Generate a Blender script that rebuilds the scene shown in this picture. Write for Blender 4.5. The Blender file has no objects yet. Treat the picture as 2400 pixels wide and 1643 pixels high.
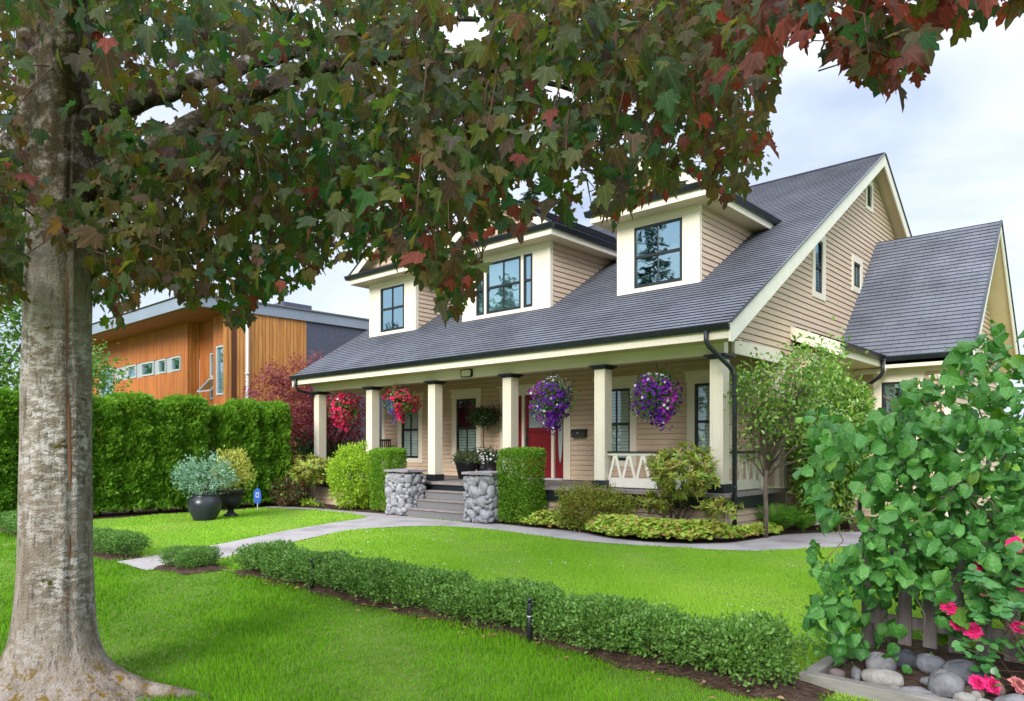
import bpy, math, random
import numpy as np
from mathutils import Vector
R = math.radians
rng = np.random.default_rng(7)
SC = bpy.context.scene
COL = SC.collection

# ------------------------------------------------------------------ camera, sky, sun, exposure
cd = bpy.data.cameras.new('camera')
cam = bpy.data.objects.new('camera', cd); COL.objects.link(cam)
CAM = np.array([6.04, -12.38, 1.6])
cam.location = CAM; cam.rotation_euler = (R(90), 0, R(42.0))
cd.sensor_width = 36; cd.lens = 36*1708/2400; cd.shift_y = 0.0965
cd.clip_start = 0.05; cd.clip_end = 3000
SC.camera = cam

w = bpy.data.worlds.new('World'); SC.world = w; w.use_nodes = True
nt = w.node_tree; nt.nodes.clear()
def WN(t, **k):
    n = nt.nodes.new(t)
    for a, b in k.items(): setattr(n, a, b)
    return n
SUN_EL, SUN_AZ = R(27), R(164)          # azimuth measured from +Y clockwise
sky = WN('ShaderNodeTexSky', sky_type='NISHITA', sun_disc=False, sun_elevation=SUN_EL, sun_rotation=SUN_AZ)
tc = WN('ShaderNodeTexCoord')
mp = WN('ShaderNodeMapping'); mp.inputs['Scale'].default_value = (1.0, 1.0, 2.6); mp.inputs['Location'].default_value = (0.35, 0.0, 0.15)
nz = WN('ShaderNodeTexNoise'); nz.inputs['Scale'].default_value = 2.1; nz.inputs['Detail'].default_value = 5; nz.inputs['Roughness'].default_value = 0.52
nz.inputs['Distortion'].default_value = 0.35
rp = WN('ShaderNodeValToRGB')
e = rp.color_ramp.elements
e[0].position = 0.36; e[0].color = (2.05, 2.45, 3.3, 1)
e[1].position = 0.57; e[1].color = (3.9, 4.05, 4.35, 1)
m2 = rp.color_ramp.elements.new(0.47); m2.color = (3.1, 3.45, 4.1, 1)
# an overcast sky is brighter overhead than at the horizon
sp = WN('ShaderNodeSeparateXYZ'); mr = WN('ShaderNodeMapRange')
mr.inputs['From Min'].default_value = 0.42; mr.inputs['From Max'].default_value = 1.0
mr.inputs['To Min'].default_value = 1.0; mr.inputs['To Max'].default_value = 4.0
mul = WN('ShaderNodeMix', data_type='RGBA', blend_type='MULTIPLY'); mul.inputs[0].default_value = 1.0
mix = WN('ShaderNodeMix', data_type='RGBA'); mix.inputs[0].default_value = 0.9
bg = WN('ShaderNodeBackground'); bg.inputs['Strength'].default_value = 0.1
wo = WN('ShaderNodeOutputWorld')
L = nt.links.new
L(tc.outputs['Generated'], mp.inputs['Vector']); L(mp.outputs[0], nz.inputs['Vector']); L(nz.outputs['Fac'], rp.inputs[0])
L(tc.outputs['Generated'], sp.inputs[0]); L(sp.outputs['Z'], mr.inputs['Value'])
L(rp.outputs['Color'], mul.inputs[6]); L(mr.outputs[0], mul.inputs[7])
L(sky.outputs[0], mix.inputs[6]); L(mul.outputs[2], mix.inputs[7]); L(mix.outputs[2], bg.inputs['Color']); L(bg.outputs[0], wo.inputs[0])

sd = bpy.data.lights.new('sun', 'SUN'); sd.energy = 1.5; sd.angle = R(24); sd.color = (1.0, 0.96, 0.9)
sun = bpy.data.objects.new('sun', sd); COL.objects.link(sun)
sdir = Vector((math.sin(SUN_AZ)*math.cos(SUN_EL), math.cos(SUN_AZ)*math.cos(SUN_EL), math.sin(SUN_EL)))
sun.rotation_euler = sdir.to_track_quat('Z', 'Y').to_euler(); sun.location = (0, -30, 40)
SC.view_settings.view_transform = 'Standard'; SC.view_settings.look = 'None'
SC.view_settings.gamma = 1; SC.view_settings.use_curve_mapping = False
SC.view_settings.exposure = 1.42
SC.render.engine = 'CYCLES'
SC.cycles.max_bounces = 8; SC.cycles.transparent_max_bounces = 12
SC.cycles.use_denoising = True

# ------------------------------------------------------------------ helpers
FW = np.array([-math.sin(R(42)), math.cos(R(42)), 0]); RT = np.array([math.cos(R(42)), math.sin(R(42)), 0])
def at(x, y, dep):          # a measured photo point (2324 px wide) at a distance in metres -> a point of the place
    return CAM + (FW + RT*(x*1.0327-1200)/1708 + np.array([0, 0, 1.])*(1053-y*1.0327)/1708)*dep

def tag(o, label=None, cat=None, group=None, kind=None):
    if label: o['label'] = label
    if cat: o['category'] = cat
    if group: o['group'] = group
    if kind: o['kind'] = kind
    return o
def wloc(o):
    v = Vector((0, 0, 0))
    while o is not None: v += o.location; o = o.parent
    return v
def empty(name, loc, label=None, cat=None, group=None):
    o = bpy.data.objects.new(name, None); COL.objects.link(o); o.location = loc; o.empty_display_size = 0.2
    return tag(o, label, cat, group)
def link_mesh(name, me, mats, parent, origin=None, smooth=False):
    for m in (mats if isinstance(mats, (list, tuple)) else [mats]): me.materials.append(m)
    o = bpy.data.objects.new(name, me); COL.objects.link(o)
    if parent is not None: o.parent = parent
    elif origin is not None: o.location = origin
    if smooth: me.polygons.foreach_set('use_smooth', [True]*len(me.polygons))
    return o
def copy_tree(o, parent=None):
    c = o.copy(); COL.objects.link(c); c.parent = parent
    for ch in list(o.children): copy_tree(ch, c)
    return c

class MB:
    def __init__(s): s.v = []; s.f = []; s.m = []; s.p = []
    def add(s, vs, fs, m=0):
        b = len(s.v); s.p.append((b, len(s.f))); s.v += [tuple(p) for p in vs]
        for f in fs: s.f.append(tuple(i+b for i in f)); s.m.append(m)
        return s
    def quad(s, *p, m=0): return s.add(p, [tuple(range(len(p)))], m)
    def box(s, x0, x1, y0, y1, z0, z1, m=0):
        return s.add([(x0,y0,z0),(x1,y0,z0),(x1,y1,z0),(x0,y1,z0),(x0,y0,z1),(x1,y0,z1),(x1,y1,z1),(x0,y1,z1)],
                     [(0,3,2,1),(4,5,6,7),(0,1,5,4),(1,2,6,5),(2,3,7,6),(3,0,4,7)], m)
    def bar(s, a, b, wd, th, up=(0,0,1), m=0):      # rectangular bar from a to b
        a = Vector(a); b = Vector(b); d = (b-a).normalized(); u = Vector(up); x = d.cross(u).normalized(); u = x.cross(d)
        P = []
        for c in (a, b):
            for i, j in ((-1,-1),(1,-1),(1,1),(-1,1)): P.append(c+x*i*wd/2+u*j*th/2)
        return s.add(P, [(0,3,2,1),(4,5,6,7),(0,1,5,4),(1,2,6,5),(2,3,7,6),(3,0,4,7)], m)
    def prism(s, poly, axis, a0, a1, m=0):          # polygon (2d) swept along an axis
        n = len(poly)
        def P(q, a): return (a, q[0], q[1]) if axis == 0 else ((q[0], a, q[1]) if axis == 1 else (q[0], q[1], a))
        return s.add([P(q, a0) for q in poly]+[P(q, a1) for q in poly],
                     [tuple(range(n))[::-1], tuple(range(n, 2*n))]+[(i, (i+1) % n, n+(i+1) % n, n+i) for i in range(n)], m)
    def tube(s, pts, rad, n=8, m=0, caps=True):
        pts = [Vector(p) for p in pts]; rad = [rad]*len(pts) if np.isscalar(rad) else list(rad)
        d0 = (pts[1]-pts[0]).normalized(); u = d0.orthogonal().normalized(); V = []
        for i, p in enumerate(pts):
            d = (pts[min(i+1, len(pts)-1)]-pts[max(i-1, 0)]).normalized()
            u = (u-d*u.dot(d)).normalized(); w_ = d.cross(u)
            for k in range(n):
                a = 2*math.pi*k/n; V.append(p+(u*math.cos(a)+w_*math.sin(a))*rad[i])
        F = [(i*n+k, i*n+(k+1) % n, (i+1)*n+(k+1) % n, (i+1)*n+k) for i in range(len(pts)-1) for k in range(n)]
        if caps: F += [tuple(range(n))[::-1], tuple(range((len(pts)-1)*n, len(pts)*n))]
        return s.add(V, F, m)
    def lathe(s, prof, c, n=24, m=0):
        V = [(c[0]+r*math.cos(2*math.pi*k/n), c[1]+r*math.sin(2*math.pi*k/n), c[2]+z) for r, z in prof for k in range(n)]
        F = [(i*n+k, i*n+(k+1) % n, (i+1)*n+(k+1) % n, (i+1)*n+k) for i in range(len(prof)-1) for k in range(n)]
        F += [tuple(range(n))[::-1], tuple(range((len(prof)-1)*n, len(prof)*n))]
        return s.add(V, F, m)
    def build(s, name, mats, parent=None, smooth=False, origin=None, bevel=0):
        off = np.zeros(3)
        if parent is not None: off = np.array(wloc(parent))
        V = np.array(s.v, dtype=float)
        if parent is None and origin is None:
            origin = ((V[:,0].min()+V[:,0].max())/2, (V[:,1].min()+V[:,1].max())/2, V[:,2].min())
        if parent is None: off = np.array(origin)
        me = bpy.data.meshes.new(name); me.from_pydata([tuple(p) for p in V-off], [], s.f)
        me.polygons.foreach_set('material_index', s.m); me.update()
        o = link_mesh(name, me, mats, parent, origin, smooth)
        if bevel:
            b = o.modifiers.new('bevel', 'BEVEL'); b.width = bevel; b.segments = 2; b.limit_method = 'ANGLE'
        return o

def build_each(mb, name, mats, parent=None, **k):      # one object for every piece added
    o = []
    for i, (v0, f0) in enumerate(mb.p):
        v1, f1 = mb.p[i+1] if i+1 < len(mb.p) else (len(mb.v), len(mb.f))
        q = MB(); q.v = mb.v[v0:v1]; q.f = [tuple(j-v0 for j in f) for f in mb.f[f0:f1]]; q.m = mb.m[f0:f1]; o.append(q.build(name, mats, parent, **k))
    return o
def unit(a): return a/np.maximum(np.linalg.norm(a, axis=-1, keepdims=True), 1e-9)
# many small leaf shapes in one part: P positions, A tip directions, N face normals, S sizes
def leaves(name, P, A, N, S, tmpl, mats, parent=None, matidx=None, origin=None, wide=None, uv=False):
    P = np.asarray(P, float); n = len(P)
    A = unit(np.asarray(A, float)); N = np.asarray(N, float); X = unit(np.cross(A, N)); N = np.cross(X, A)
    tv, tf = tmpl; tv = np.asarray(tv, float); S = np.broadcast_to(np.asarray(S, float), (n,))
    wd = S if wide is None else S*wide
    V = P[:,None,:] + tv[None,:,0:1]*(X*wd[:,None])[:,None,:] + tv[None,:,1:2]*(A*S[:,None])[:,None,:] + tv[None,:,2:3]*(N*S[:,None])[:,None,:]
    off = np.zeros(3)
    if parent is not None: off = np.array(wloc(parent))
    elif origin is None: origin = (P[:,0].mean(), P[:,1].mean(), P[:,2].min())
    if parent is None: off = np.array(origin)
    V = (V-off).reshape(-1, 3)
    ls = np.array([len(f) for f in tf]); fl = np.concatenate([np.array(f) for f in tf])
    nl = len(fl); nf = len(tf); k = len(tv)
    loops = (fl[None,:]+(np.arange(n)*k)[:,None]).ravel()
    starts = (np.concatenate([[0], np.cumsum(ls)[:-1]])[None,:]+(np.arange(n)*nl)[:,None]).ravel()
    me = bpy.data.meshes.new(name)
    me.vertices.add(len(V)); me.vertices.foreach_set('co', V.ravel())
    me.loops.add(len(loops)); me.loops.foreach_set('vertex_index', loops.astype(np.int32))
    me.polygons.add(n*nf); me.polygons.foreach_set('loop_start', starts.astype(np.int32))
    if matidx is not None: me.polygons.foreach_set('material_index', np.repeat(np.asarray(matidx, np.int32), nf))
    if uv:      # leaf coordinates (across, along) for the veins
        ly = me.uv_layers.new(name='leaf'); ly.data.foreach_set('uv', np.tile(tv[fl][:,:2].astype(np.float32), (n, 1)).ravel())
    me.update(calc_edges=True)
    return link_mesh(name, me, mats, parent, origin)
def fan(outline, c, fold=0.0, droop=0.0, wave=0.0):      # leaf from an outline around a centre point
    f = lambda x, y: fold*abs(x)-droop*y*y
    vs = [(c[0], c[1], f(*c))]+[(x, y, f(x, y)+wave*math.sin(i*2.1)) for i, (x, y) in enumerate(outline)]
    n = len(outline)
    return vs, [(0, 1+i, 1+(i+1) % n) for i in range(n)]
def mirror(h): return h+[(-x, y) for x, y in h[::-1] if x > 1e-6]
MAPLE = mirror([(0,.02),(.10,-.05),(.25,-.06),(.37,.05),(.31,.14),(.45,.24),(.58,.40),(.44,.44),(.47,.62),(.30,.55),(.19,.62),(.17,.82),(0,1.02)])
T_MAPLE = [fan(MAPLE, (0,.25), .18, .25, .0), fan(MAPLE, (0,.25), .34, .5, .04), fan(MAPLE, (0,.25), -.12, .2, .04)]
ROUND = mirror([(0,.0),(.18,-.04),(.38,.08),(.48,.30),(.44,.56),(.28,.80),(.10,.92),(0,1.04)])
def crinkled(bend, curl, twist, ph):     # broad leaf with raised veins, a ragged rim and a curled blade
    rows = [(0,.10),(.10,.34),(.24,.46),(.40,.50),(.56,.47),(.72,.38),(.86,.24),(.98,.06)]; vs, fs = [], []
    for i, (y, h) in enumerate(rows):
        for j in range(5):
            u = (j-2)/2; x = h*u*(1+.07*math.sin(i*2.7+j*1.9+ph)); yy = y+.10*abs(u)*(.5-y)+(.02*math.sin(i*3.1+j+ph) if abs(u) == 1 else 0)
            z = curl*h*u*u+.035*(-1)**i*abs(u)+.03*(1-abs(u))-bend*y*y+twist*u*(y-.4)+.02*math.sin(i*1.7+j*2.3+ph); vs.append((x, yy, z))
    for i in range(len(rows)-1):
        for j in range(4): a = i*5+j; fs.append((a, a+1, a+6, a+5))
    return vs, fs
T_HAZEL = [crinkled(.25, .25, .1, 0), crinkled(.6, -.5, .3, 2), crinkled(.45, .75, -.4, 4)]
T_OVATE = ([(0,0,0),(.24,.3,.07),(.20,.68,.04),(0,1,-.08),(-.20,.68,.04),(-.24,.3,.07),(0,.5,-.02)], [(0,1,2,6),(6,2,3),(0,6,4,5),(6,3,4)])
T_SMALL = ([(0,0,0),(.28,.45,.08),(0,1,0),(-.28,.45,.08)], [(0,1,2),(0,2,3)])
T_LANCE = ([(0,0,0),(.12,.45,.04),(0,1,-.10),(-.12,.45,.04)], [(0,1,2),(0,2,3)])
def _spray():
    vs, fs = [], []
    for i, (a, l, y0) in enumerate([(0,.62,.38),(-38,.5,.22),(38,.5,.22),(-62,.42,.06),(62,.42,.06),(-30,.34,.5),(30,.34,.5)]):
        a = R(a); d = (math.sin(a), math.cos(a)); p = (d[1], -d[0]); b = len(vs); wdt = .085
        vs += [(0,y0,0),(d[0]*l*.55+p[0]*wdt, y0+d[1]*l*.55+p[1]*wdt, .03),(d[0]*l, y0+d[1]*l, -.03),(d[0]*l*.55-p[0]*wdt, y0+d[1]*l*.55-p[1]*wdt, .03)]
        fs.append((b,b+1,b+2,b+3))
    return vs, fs
T_SPRAY = _spray()
_fl = [(math.cos(2*math.pi*i/10)*(.5 if i % 2 else .42), math.sin(2*math.pi*i/10)*(.5 if i % 2 else .42)) for i in range(10)]
T_FLOWER = ([(0,0,-.22)]+[(x, y, .04 if i % 2 else .0) for i, (x, y) in enumerate(_fl)], [(0,1+i,1+(i+1) % 10) for i in range(10)])
T_STAR = ([(0,0,0)]+[(math.cos(2*math.pi*i/10)*(.5 if i % 2 else .16), math.sin(2*math.pi*i/10)*(.5 if i % 2 else .16), .08 if i % 2 else 0) for i in range(10)], [(0,1+i,1+(i+1) % 10) for i in range(10)])
_ac = mirror([(0,0),(.06,.3),(.26,.12),(.12,.36),(.46,.42),(.13,.46),(.3,.74),(.07,.55),(0,1.0)])
T_ACER = fan(_ac, (0,.36), .15, .2, 0)
GER = mirror([(0,.1),(.2,-.05),(.44,.08),(.34,.3),(.54,.5),(.3,.58),(.3,.84),(.1,.72),(0,1.0)])
T_GER = fan(GER, (0,.42), .22, .12, .02)

def rand_dir(n, r=rng): return unit(r.normal(size=(n, 3)))
def lumpf(D, seed, freq=3.0, k=6):
    r = np.random.default_rng(seed); o = 0
    for _ in range(k): o = o+np.sin(D@(r.normal(size=3)*freq)+r.uniform(0, 6.28))
    return o/k*1.6
def blob(n, c, rad, shell=.35, lump=.18, seed=1, freq=3.0, zmin=None, r=rng):
    D = rand_dir(n, r)
    rr = (1-shell*r.random(n)**1.7)*(1+lump*lumpf(D, seed, freq))
    P = np.array(c)+D*np.array(rad)*rr[:,None]
    if zmin is not None:
        k = P[:,2] > zmin; P, D = P[k], D[k]
    return P, D
def clump(P, D, k, spread, r=rng):      # k leaves around every clump centre
    Q = np.repeat(P, k, 0)+r.normal(size=(len(P)*k, 3))*spread
    return Q, np.repeat(D, k, 0)
# ------------------------------------------------------------------ materials
def mat(name, col, rough=.6, spec=.3, noise=None, bump=None, metal=0.0, stretch=(1,1,1)):
    m = bpy.data.materials.new(name); m.use_nodes = True; t = m.node_tree; b = t.nodes['Principled BSDF']
    b.inputs['Roughness'].default_value = rough; b.inputs['Specular IOR Level'].default_value = spec; b.inputs['Metallic'].default_value = metal
    b.inputs['Base Color'].default_value = (*col, 1)
    c = t.nodes.new('ShaderNodeTexCoord'); mpn = t.nodes.new('ShaderNodeMapping'); mpn.inputs['Scale'].default_value = stretch
    t.links.new(c.outputs['Object'], mpn.inputs['Vector'])
    if noise:           # (scale, second colour, amount position)
        nn = t.nodes.new('ShaderNodeTexNoise'); nn.inputs['Scale'].default_value = noise[0]; nn.inputs['Detail'].default_value = 6
        r_ = t.nodes.new('ShaderNodeValToRGB'); r_.color_ramp.elements[0].color = (*col, 1); r_.color_ramp.elements[1].color = (*noise[1], 1)
        lo, hi = noise[2] if len(noise) > 2 else (.35, .65)
        r_.color_ramp.elements[0].position = lo; r_.color_ramp.elements[1].position = hi
        t.links.new(mpn.outputs[0], nn.inputs['Vector']); t.links.new(nn.outputs['Fac'], r_.inputs[0]); t.links.new(r_.outputs[0], b.inputs['Base Color'])
    if bump:
        n2 = t.nodes.new('ShaderNodeTexNoise'); n2.inputs['Scale'].default_value = bump[0]; n2.inputs['Detail'].default_value = 5
        bp = t.nodes.new('ShaderNodeBump'); bp.inputs['Strength'].default_value = bump[1]; bp.inputs['Distance'].default_value = bump[2] if len(bump) > 2 else .01
        t.links.new(mpn.outputs[0], n2.inputs['Vector']); t.links.new(n2.outputs['Fac'], bp.inputs['Height']); t.links.new(bp.outputs[0], b.inputs['Normal'])
    return m
def leafmat(name, cols, trans=.35, tcol=None, rough=.45, spec=.35, patch=None, crinkle=0, veins=None):
    # cols: colours a single leaf may have; patch: (scale, colour, amount) whole-branch drift of colour
    m = bpy.data.materials.new(name); m.use_nodes = True; t = m.node_tree; b = t.nodes['Principled BSDF']
    b.inputs['Roughness'].default_value = rough; b.inputs['Specular IOR Level'].default_value = spec
    if crinkle:
        c0 = t.nodes.new('ShaderNodeTexCoord'); n0 = t.nodes.new('ShaderNodeTexNoise'); n0.inputs['Scale'].default_value = crinkle; n0.inputs['Detail'].default_value = 3; n0.inputs['Distortion'].default_value = .6
        b0 = t.nodes.new('ShaderNodeBump'); b0.inputs['Strength'].default_value = .9; b0.inputs['Distance'].default_value = .012
        t.links.new(c0.outputs['Object'], n0.inputs['Vector']); t.links.new(n0.outputs['Fac'], b0.inputs['Height']); t.links.new(b0.outputs[0], b.inputs['Normal'])
    g = t.nodes.new('ShaderNodeNewGeometry'); r_ = t.nodes.new('ShaderNodeValToRGB'); el = r_.color_ramp.elements
    el[0].color = (*cols[0], 1); el[1].color = (*cols[-1], 1)
    for i, c in enumerate(cols[1:-1]): el.new((i+1)/(len(cols)-1)).color = (*c, 1)
    t.links.new(g.outputs['Random Per Island'], r_.inputs[0]); out = r_.outputs[0]
    if patch:
        c = t.nodes.new('ShaderNodeTexCoord'); nn = t.nodes.new('ShaderNodeTexNoise'); nn.inputs['Scale'].default_value = patch[0]; nn.inputs['Detail'].default_value = 3
        mr_ = t.nodes.new('ShaderNodeMapRange'); mr_.inputs['From Min'].default_value = .42; mr_.inputs['From Max'].default_value = .64; mr_.inputs['To Max'].default_value = patch[2]
        mx = t.nodes.new('ShaderNodeMix'); mx.data_type = 'RGBA'; mx.inputs[7].default_value = (*patch[1], 1)
        t.links.new(c.outputs['Object'], nn.inputs['Vector']); t.links.new(nn.outputs['Fac'], mr_.inputs['Value']); t.links.new(mr_.outputs[0], mx.inputs[0])
        t.links.new(out, mx.inputs[6]); out = mx.outputs[2]
    if veins:       # (kind, colour factor of the veins)
        def mt_(op, a, c=None):
            n_ = t.nodes.new('ShaderNodeMath'); n_.operation = op
            for i_, v_ in enumerate((a, c)):
                if v_ is None: continue
                if isinstance(v_, (int, float)): n_.inputs[i_].default_value = v_
                else: t.links.new(v_, n_.inputs[i_])
            return n_.outputs[0]
        uvn = t.nodes.new('ShaderNodeUVMap'); uvn.uv_map = 'leaf'; sx = t.nodes.new('ShaderNodeSeparateXYZ'); t.links.new(uvn.outputs[0], sx.inputs[0]); ax = mt_('ABSOLUTE', sx.outputs[0])
        rib = mt_('LESS_THAN', ax, .022)
        if veins[0] == 'palm':
            an = mt_('ARCTAN2', ax, mt_('SUBTRACT', sx.outputs[1], .02)); side = mt_('LESS_THAN', mt_('ABSOLUTE', mt_('SUBTRACT', an, .62)), .045); low = mt_('LESS_THAN', mt_('ABSOLUTE', mt_('SUBTRACT', an, 1.2)), .05); vn = mt_('MAXIMUM', rib, mt_('MAXIMUM', side, low))
        else: vn = mt_('MAXIMUM', rib, mt_('LESS_THAN', mt_('FRACT', mt_('MULTIPLY', mt_('SUBTRACT', sx.outputs[1], mt_('MULTIPLY', ax, .75)), 7.5)), .16))
        mv = t.nodes.new('ShaderNodeMix'); mv.data_type = 'RGBA'; mv.blend_type = 'MULTIPLY'; mv.inputs[7].default_value = (*veins[1], 1); t.links.new(vn, mv.inputs[0]); t.links.new(out, mv.inputs[6]); mv.clamp_result = False; out = mv.outputs[2]
    t.links.new(out, b.inputs['Base Color'])
    tr = t.nodes.new('ShaderNodeBsdfTranslucent'); ms = t.nodes.new('ShaderNodeMixShader'); ms.inputs[0].default_value = trans
    if tcol:
        mt = t.nodes.new('ShaderNodeMix'); mt.data_type = 'RGBA'; mt.blend_type = 'MULTIPLY'; mt.inputs[0].default_value = 1; mt.inputs[7].default_value = (*tcol, 1)
        t.links.new(out, mt.inputs[6]); t.links.new(mt.outputs[2], tr.inputs['Color'])
    else: t.links.new(out, tr.inputs['Color'])
    o = t.nodes['Material Output']
    t.links.new(b.outputs[0], ms.inputs[1]); t.links.new(tr.outputs[0], ms.inputs[2]); t.links.new(ms.outputs[0], o.inputs['Surface'])
    return m
def shingle(name, c1, c2, row, wid, axis='front'):
    m = bpy.data.materials.new(name); m.use_nodes = True; t = m.node_tree; b = t.nodes['Principled BSDF']
    b.inputs['Roughness'].default_value = .85; b.inputs['Specular IOR Level'].default_value = .25
    c = t.nodes.new('ShaderNodeUVMap'); c.uv_map = 'shingles'
    br = t.nodes.new('ShaderNodeTexBrick'); br.inputs['Scale'].default_value = 1; br.inputs['Brick Width'].default_value = wid; br.inputs['Row Height'].default_value = row
    br.inputs['Mortar Size'].default_value = .004; br.inputs['Mortar Smooth'].default_value = .3; br.inputs['Bias'].default_value = 0; br.offset = .41; br.squash = 1.0
    br.inputs['Color1'].default_value = (*c1, 1); br.inputs['Color2'].default_value = (*c2, 1); br.inputs['Mortar'].default_value = (.035, .035, .045, 1)
    t.links.new(c.outputs[0], br.inputs['Vector'])
    c3 = t.nodes.new('ShaderNodeTexCoord'); n1 = t.nodes.new('ShaderNodeTexNoise'); n1.inputs['Scale'].default_value = 1.1; n1.inputs['Detail'].default_value = 6
    n2 = t.nodes.new('ShaderNodeTexNoise'); n2.inputs['Scale'].default_value = 130; n2.inputs['Detail'].default_value = 2
    t.links.new(c3.outputs['Object'], n1.inputs['Vector']); t.links.new(c3.outputs['Object'], n2.inputs['Vector'])
    mx = t.nodes.new('ShaderNodeMix'); mx.data_type = 'RGBA'; mx.blend_type = 'OVERLAY'; mx.inputs[0].default_value = .55
    t.links.new(br.outputs['Color'], mx.inputs[6]); t.links.new(n1.outputs['Fac'], mx.inputs[7])
    my = t.nodes.new('ShaderNodeMix'); my.data_type = 'RGBA'; my.blend_type = 'OVERLAY'; my.inputs[0].default_value = .5
    t.links.new(mx.outputs[2], my.inputs[6]); t.links.new(n2.outputs['Fac'], my.inputs[7]); t.links.new(my.outputs[2], b.inputs['Base Color'])
    bp = t.nodes.new('ShaderNodeBump'); bp.inputs['Strength'].default_value = .5; bp.inputs['Distance'].default_value = .006
    t.links.new(n2.outputs['Fac'], bp.inputs['Height']); t.links.new(bp.outputs[0], b.inputs['Normal'])
    return m
def glass(name, tint=(.80,.93,.97), refl=.42, through=(.75,.85,.85)):
    m = bpy.data.materials.new(name); m.use_nodes = True; t = m.node_tree; t.nodes.remove(t.nodes['Principled BSDF'])
    gl = t.nodes.new('ShaderNodeBsdfGlossy'); gl.inputs['Roughness'].default_value = .015; gl.inputs['Color'].default_value = (*tint, 1)
    c = t.nodes.new('ShaderNodeTexCoord'); nn = t.nodes.new('ShaderNodeTexNoise'); nn.inputs['Scale'].default_value = 1.6
    bp = t.nodes.new('ShaderNodeBump'); bp.inputs['Strength'].default_value = .06; bp.inputs['Distance'].default_value = .08
    t.links.new(c.outputs['Object'], nn.inputs['Vector']); t.links.new(nn.outputs['Fac'], bp.inputs['Height']); t.links.new(bp.outputs[0], gl.inputs['Normal'])
    tr = t.nodes.new('ShaderNodeBsdfTransparent'); tr.inputs['Color'].default_value = (*through, 1)
    ms = t.nodes.new('ShaderNodeMixShader'); ms.inputs[0].default_value = refl
    t.links.new(tr.outputs[0], ms.inputs[1]); t.links.new(gl.outputs[0], ms.inputs[2]); t.links.new(ms.outputs[0], t.nodes['Material Output'].inputs['Surface'])
    return m
def boards(name, c1, c2, width, axis, groove=(.1,.04,.02)):     # vertical timber cladding, colour differs board by board
    m = bpy.data.materials.new(name); m.use_nodes = True; t = m.node_tree; b = t.nodes['Principled BSDF']
    b.inputs['Roughness'].default_value = .5; b.inputs['Specular IOR Level'].default_value = .3
    c = t.nodes.new('ShaderNodeTexCoord'); s = t.nodes.new('ShaderNodeSeparateXYZ'); t.links.new(c.outputs['Object'], s.inputs[0])
    d = t.nodes.new('ShaderNodeMath'); d.operation = 'DIVIDE'; d.inputs[1].default_value = width; t.links.new(s.outputs[axis], d.inputs[0])
    fl = t.nodes.new('ShaderNodeMath'); fl.operation = 'FLOOR'; t.links.new(d.outputs[0], fl.inputs[0])
    wn = t.nodes.new('ShaderNodeTexWhiteNoise'); wn.noise_dimensions = '1D'; t.links.new(fl.outputs[0], wn.inputs['W'])
    mx = t.nodes.new('ShaderNodeMix'); mx.data_type = 'RGBA'; mx.inputs[6].default_value = (*c1, 1); mx.inputs[7].default_value = (*c2, 1); t.links.new(wn.outputs['Value'], mx.inputs[0])
    nn = t.nodes.new('ShaderNodeTexNoise'); nn.inputs['Scale'].default_value = 2; mpn = t.nodes.new('ShaderNodeMapping'); mpn.inputs['Scale'].default_value = (6,6,.5)
    t.links.new(c.outputs['Object'], mpn.inputs[0]); t.links.new(mpn.outputs[0], nn.inputs['Vector'])
    ov = t.nodes.new('ShaderNodeMix'); ov.data_type = 'RGBA'; ov.blend_type = 'OVERLAY'; ov.inputs[0].default_value = .5
    t.links.new(mx.outputs[2], ov.inputs[6]); t.links.new(nn.outputs['Fac'], ov.inputs[7])
    fr = t.nodes.new('ShaderNodeMath'); fr.operation = 'FRACT'; t.links.new(d.outputs[0], fr.inputs[0])
    gt = t.nodes.new('ShaderNodeMath'); gt.operation = 'LESS_THAN'; gt.inputs[1].default_value = .1; t.links.new(fr.outputs[0], gt.inputs[0])
    gm = t.nodes.new('ShaderNodeMix'); gm.data_type = 'RGBA'; gm.inputs[7].default_value = (*groove, 1); t.links.new(gt.outputs[0], gm.inputs[0]); t.links.new(ov.outputs[2], gm.inputs[6])
    t.links.new(gm.outputs[2], b.inputs['Base Color'])
    return m
M = {}
M['siding'] = mat('painted_siding', (.62,.475,.35), .55, .3, (3, (.58,.44,.325)), (60,.15,.003), stretch=(1,1,4))
M['trim'] = mat('cream_trim', (.80,.73,.60), .5, .35, (2, (.77,.70,.57)))
M['soffit'] = mat('beige_soffit', (.62,.51,.34), .6, .25, (2,(.58,.47,.31)))
M['black'] = mat('black_trim', (.012,.017,.022), .35, .45, (6,(.02,.025,.032)))
M['white'] = mat('white_paint', (.80,.765,.67), .5, .3, (3,(.75,.71,.62)))
M['deck'] = mat('weathered_deck', (.30,.26,.245), .7, .25, (5,(.20,.17,.165)), (30,.4,.006), stretch=(1,8,1))
M['stair'] = mat('stair_carpet', (.17,.165,.17), .85, .2, (90,(.23,.225,.23)), (120,.4,.004))
M['door'] = mat('red_door', (.19,.010,.022), .32, .5, (3,(.24,.010,.018)))
M['dark'] = mat('dark_interior', (.012,.016,.018), .8, .1)  # near-black colour stands in for the darkness behind panes and vent louvres
M['shutter'] = mat('white_shutter', (.62,.68,.66), .5, .3)
M['curtain'] = mat('pale_curtain', (.50,.56,.52), .8, .1, (4,(.4,.46,.43)), stretch=(8,8,.4))
M['glass'] = glass('window_glass', (.55,.82,.92), .6, (.6,.78,.82)); M['glass2'] = glass('porch_glass', (.7,.85,.85), .22, (.86,.94,.92)); M['frost'] = mat('frosted_glass', (.38,.46,.47), .12, .8, (2,(.30,.38,.40)))
M['metal'] = mat('dark_metal', (.03,.03,.032), .4, .5)
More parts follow.
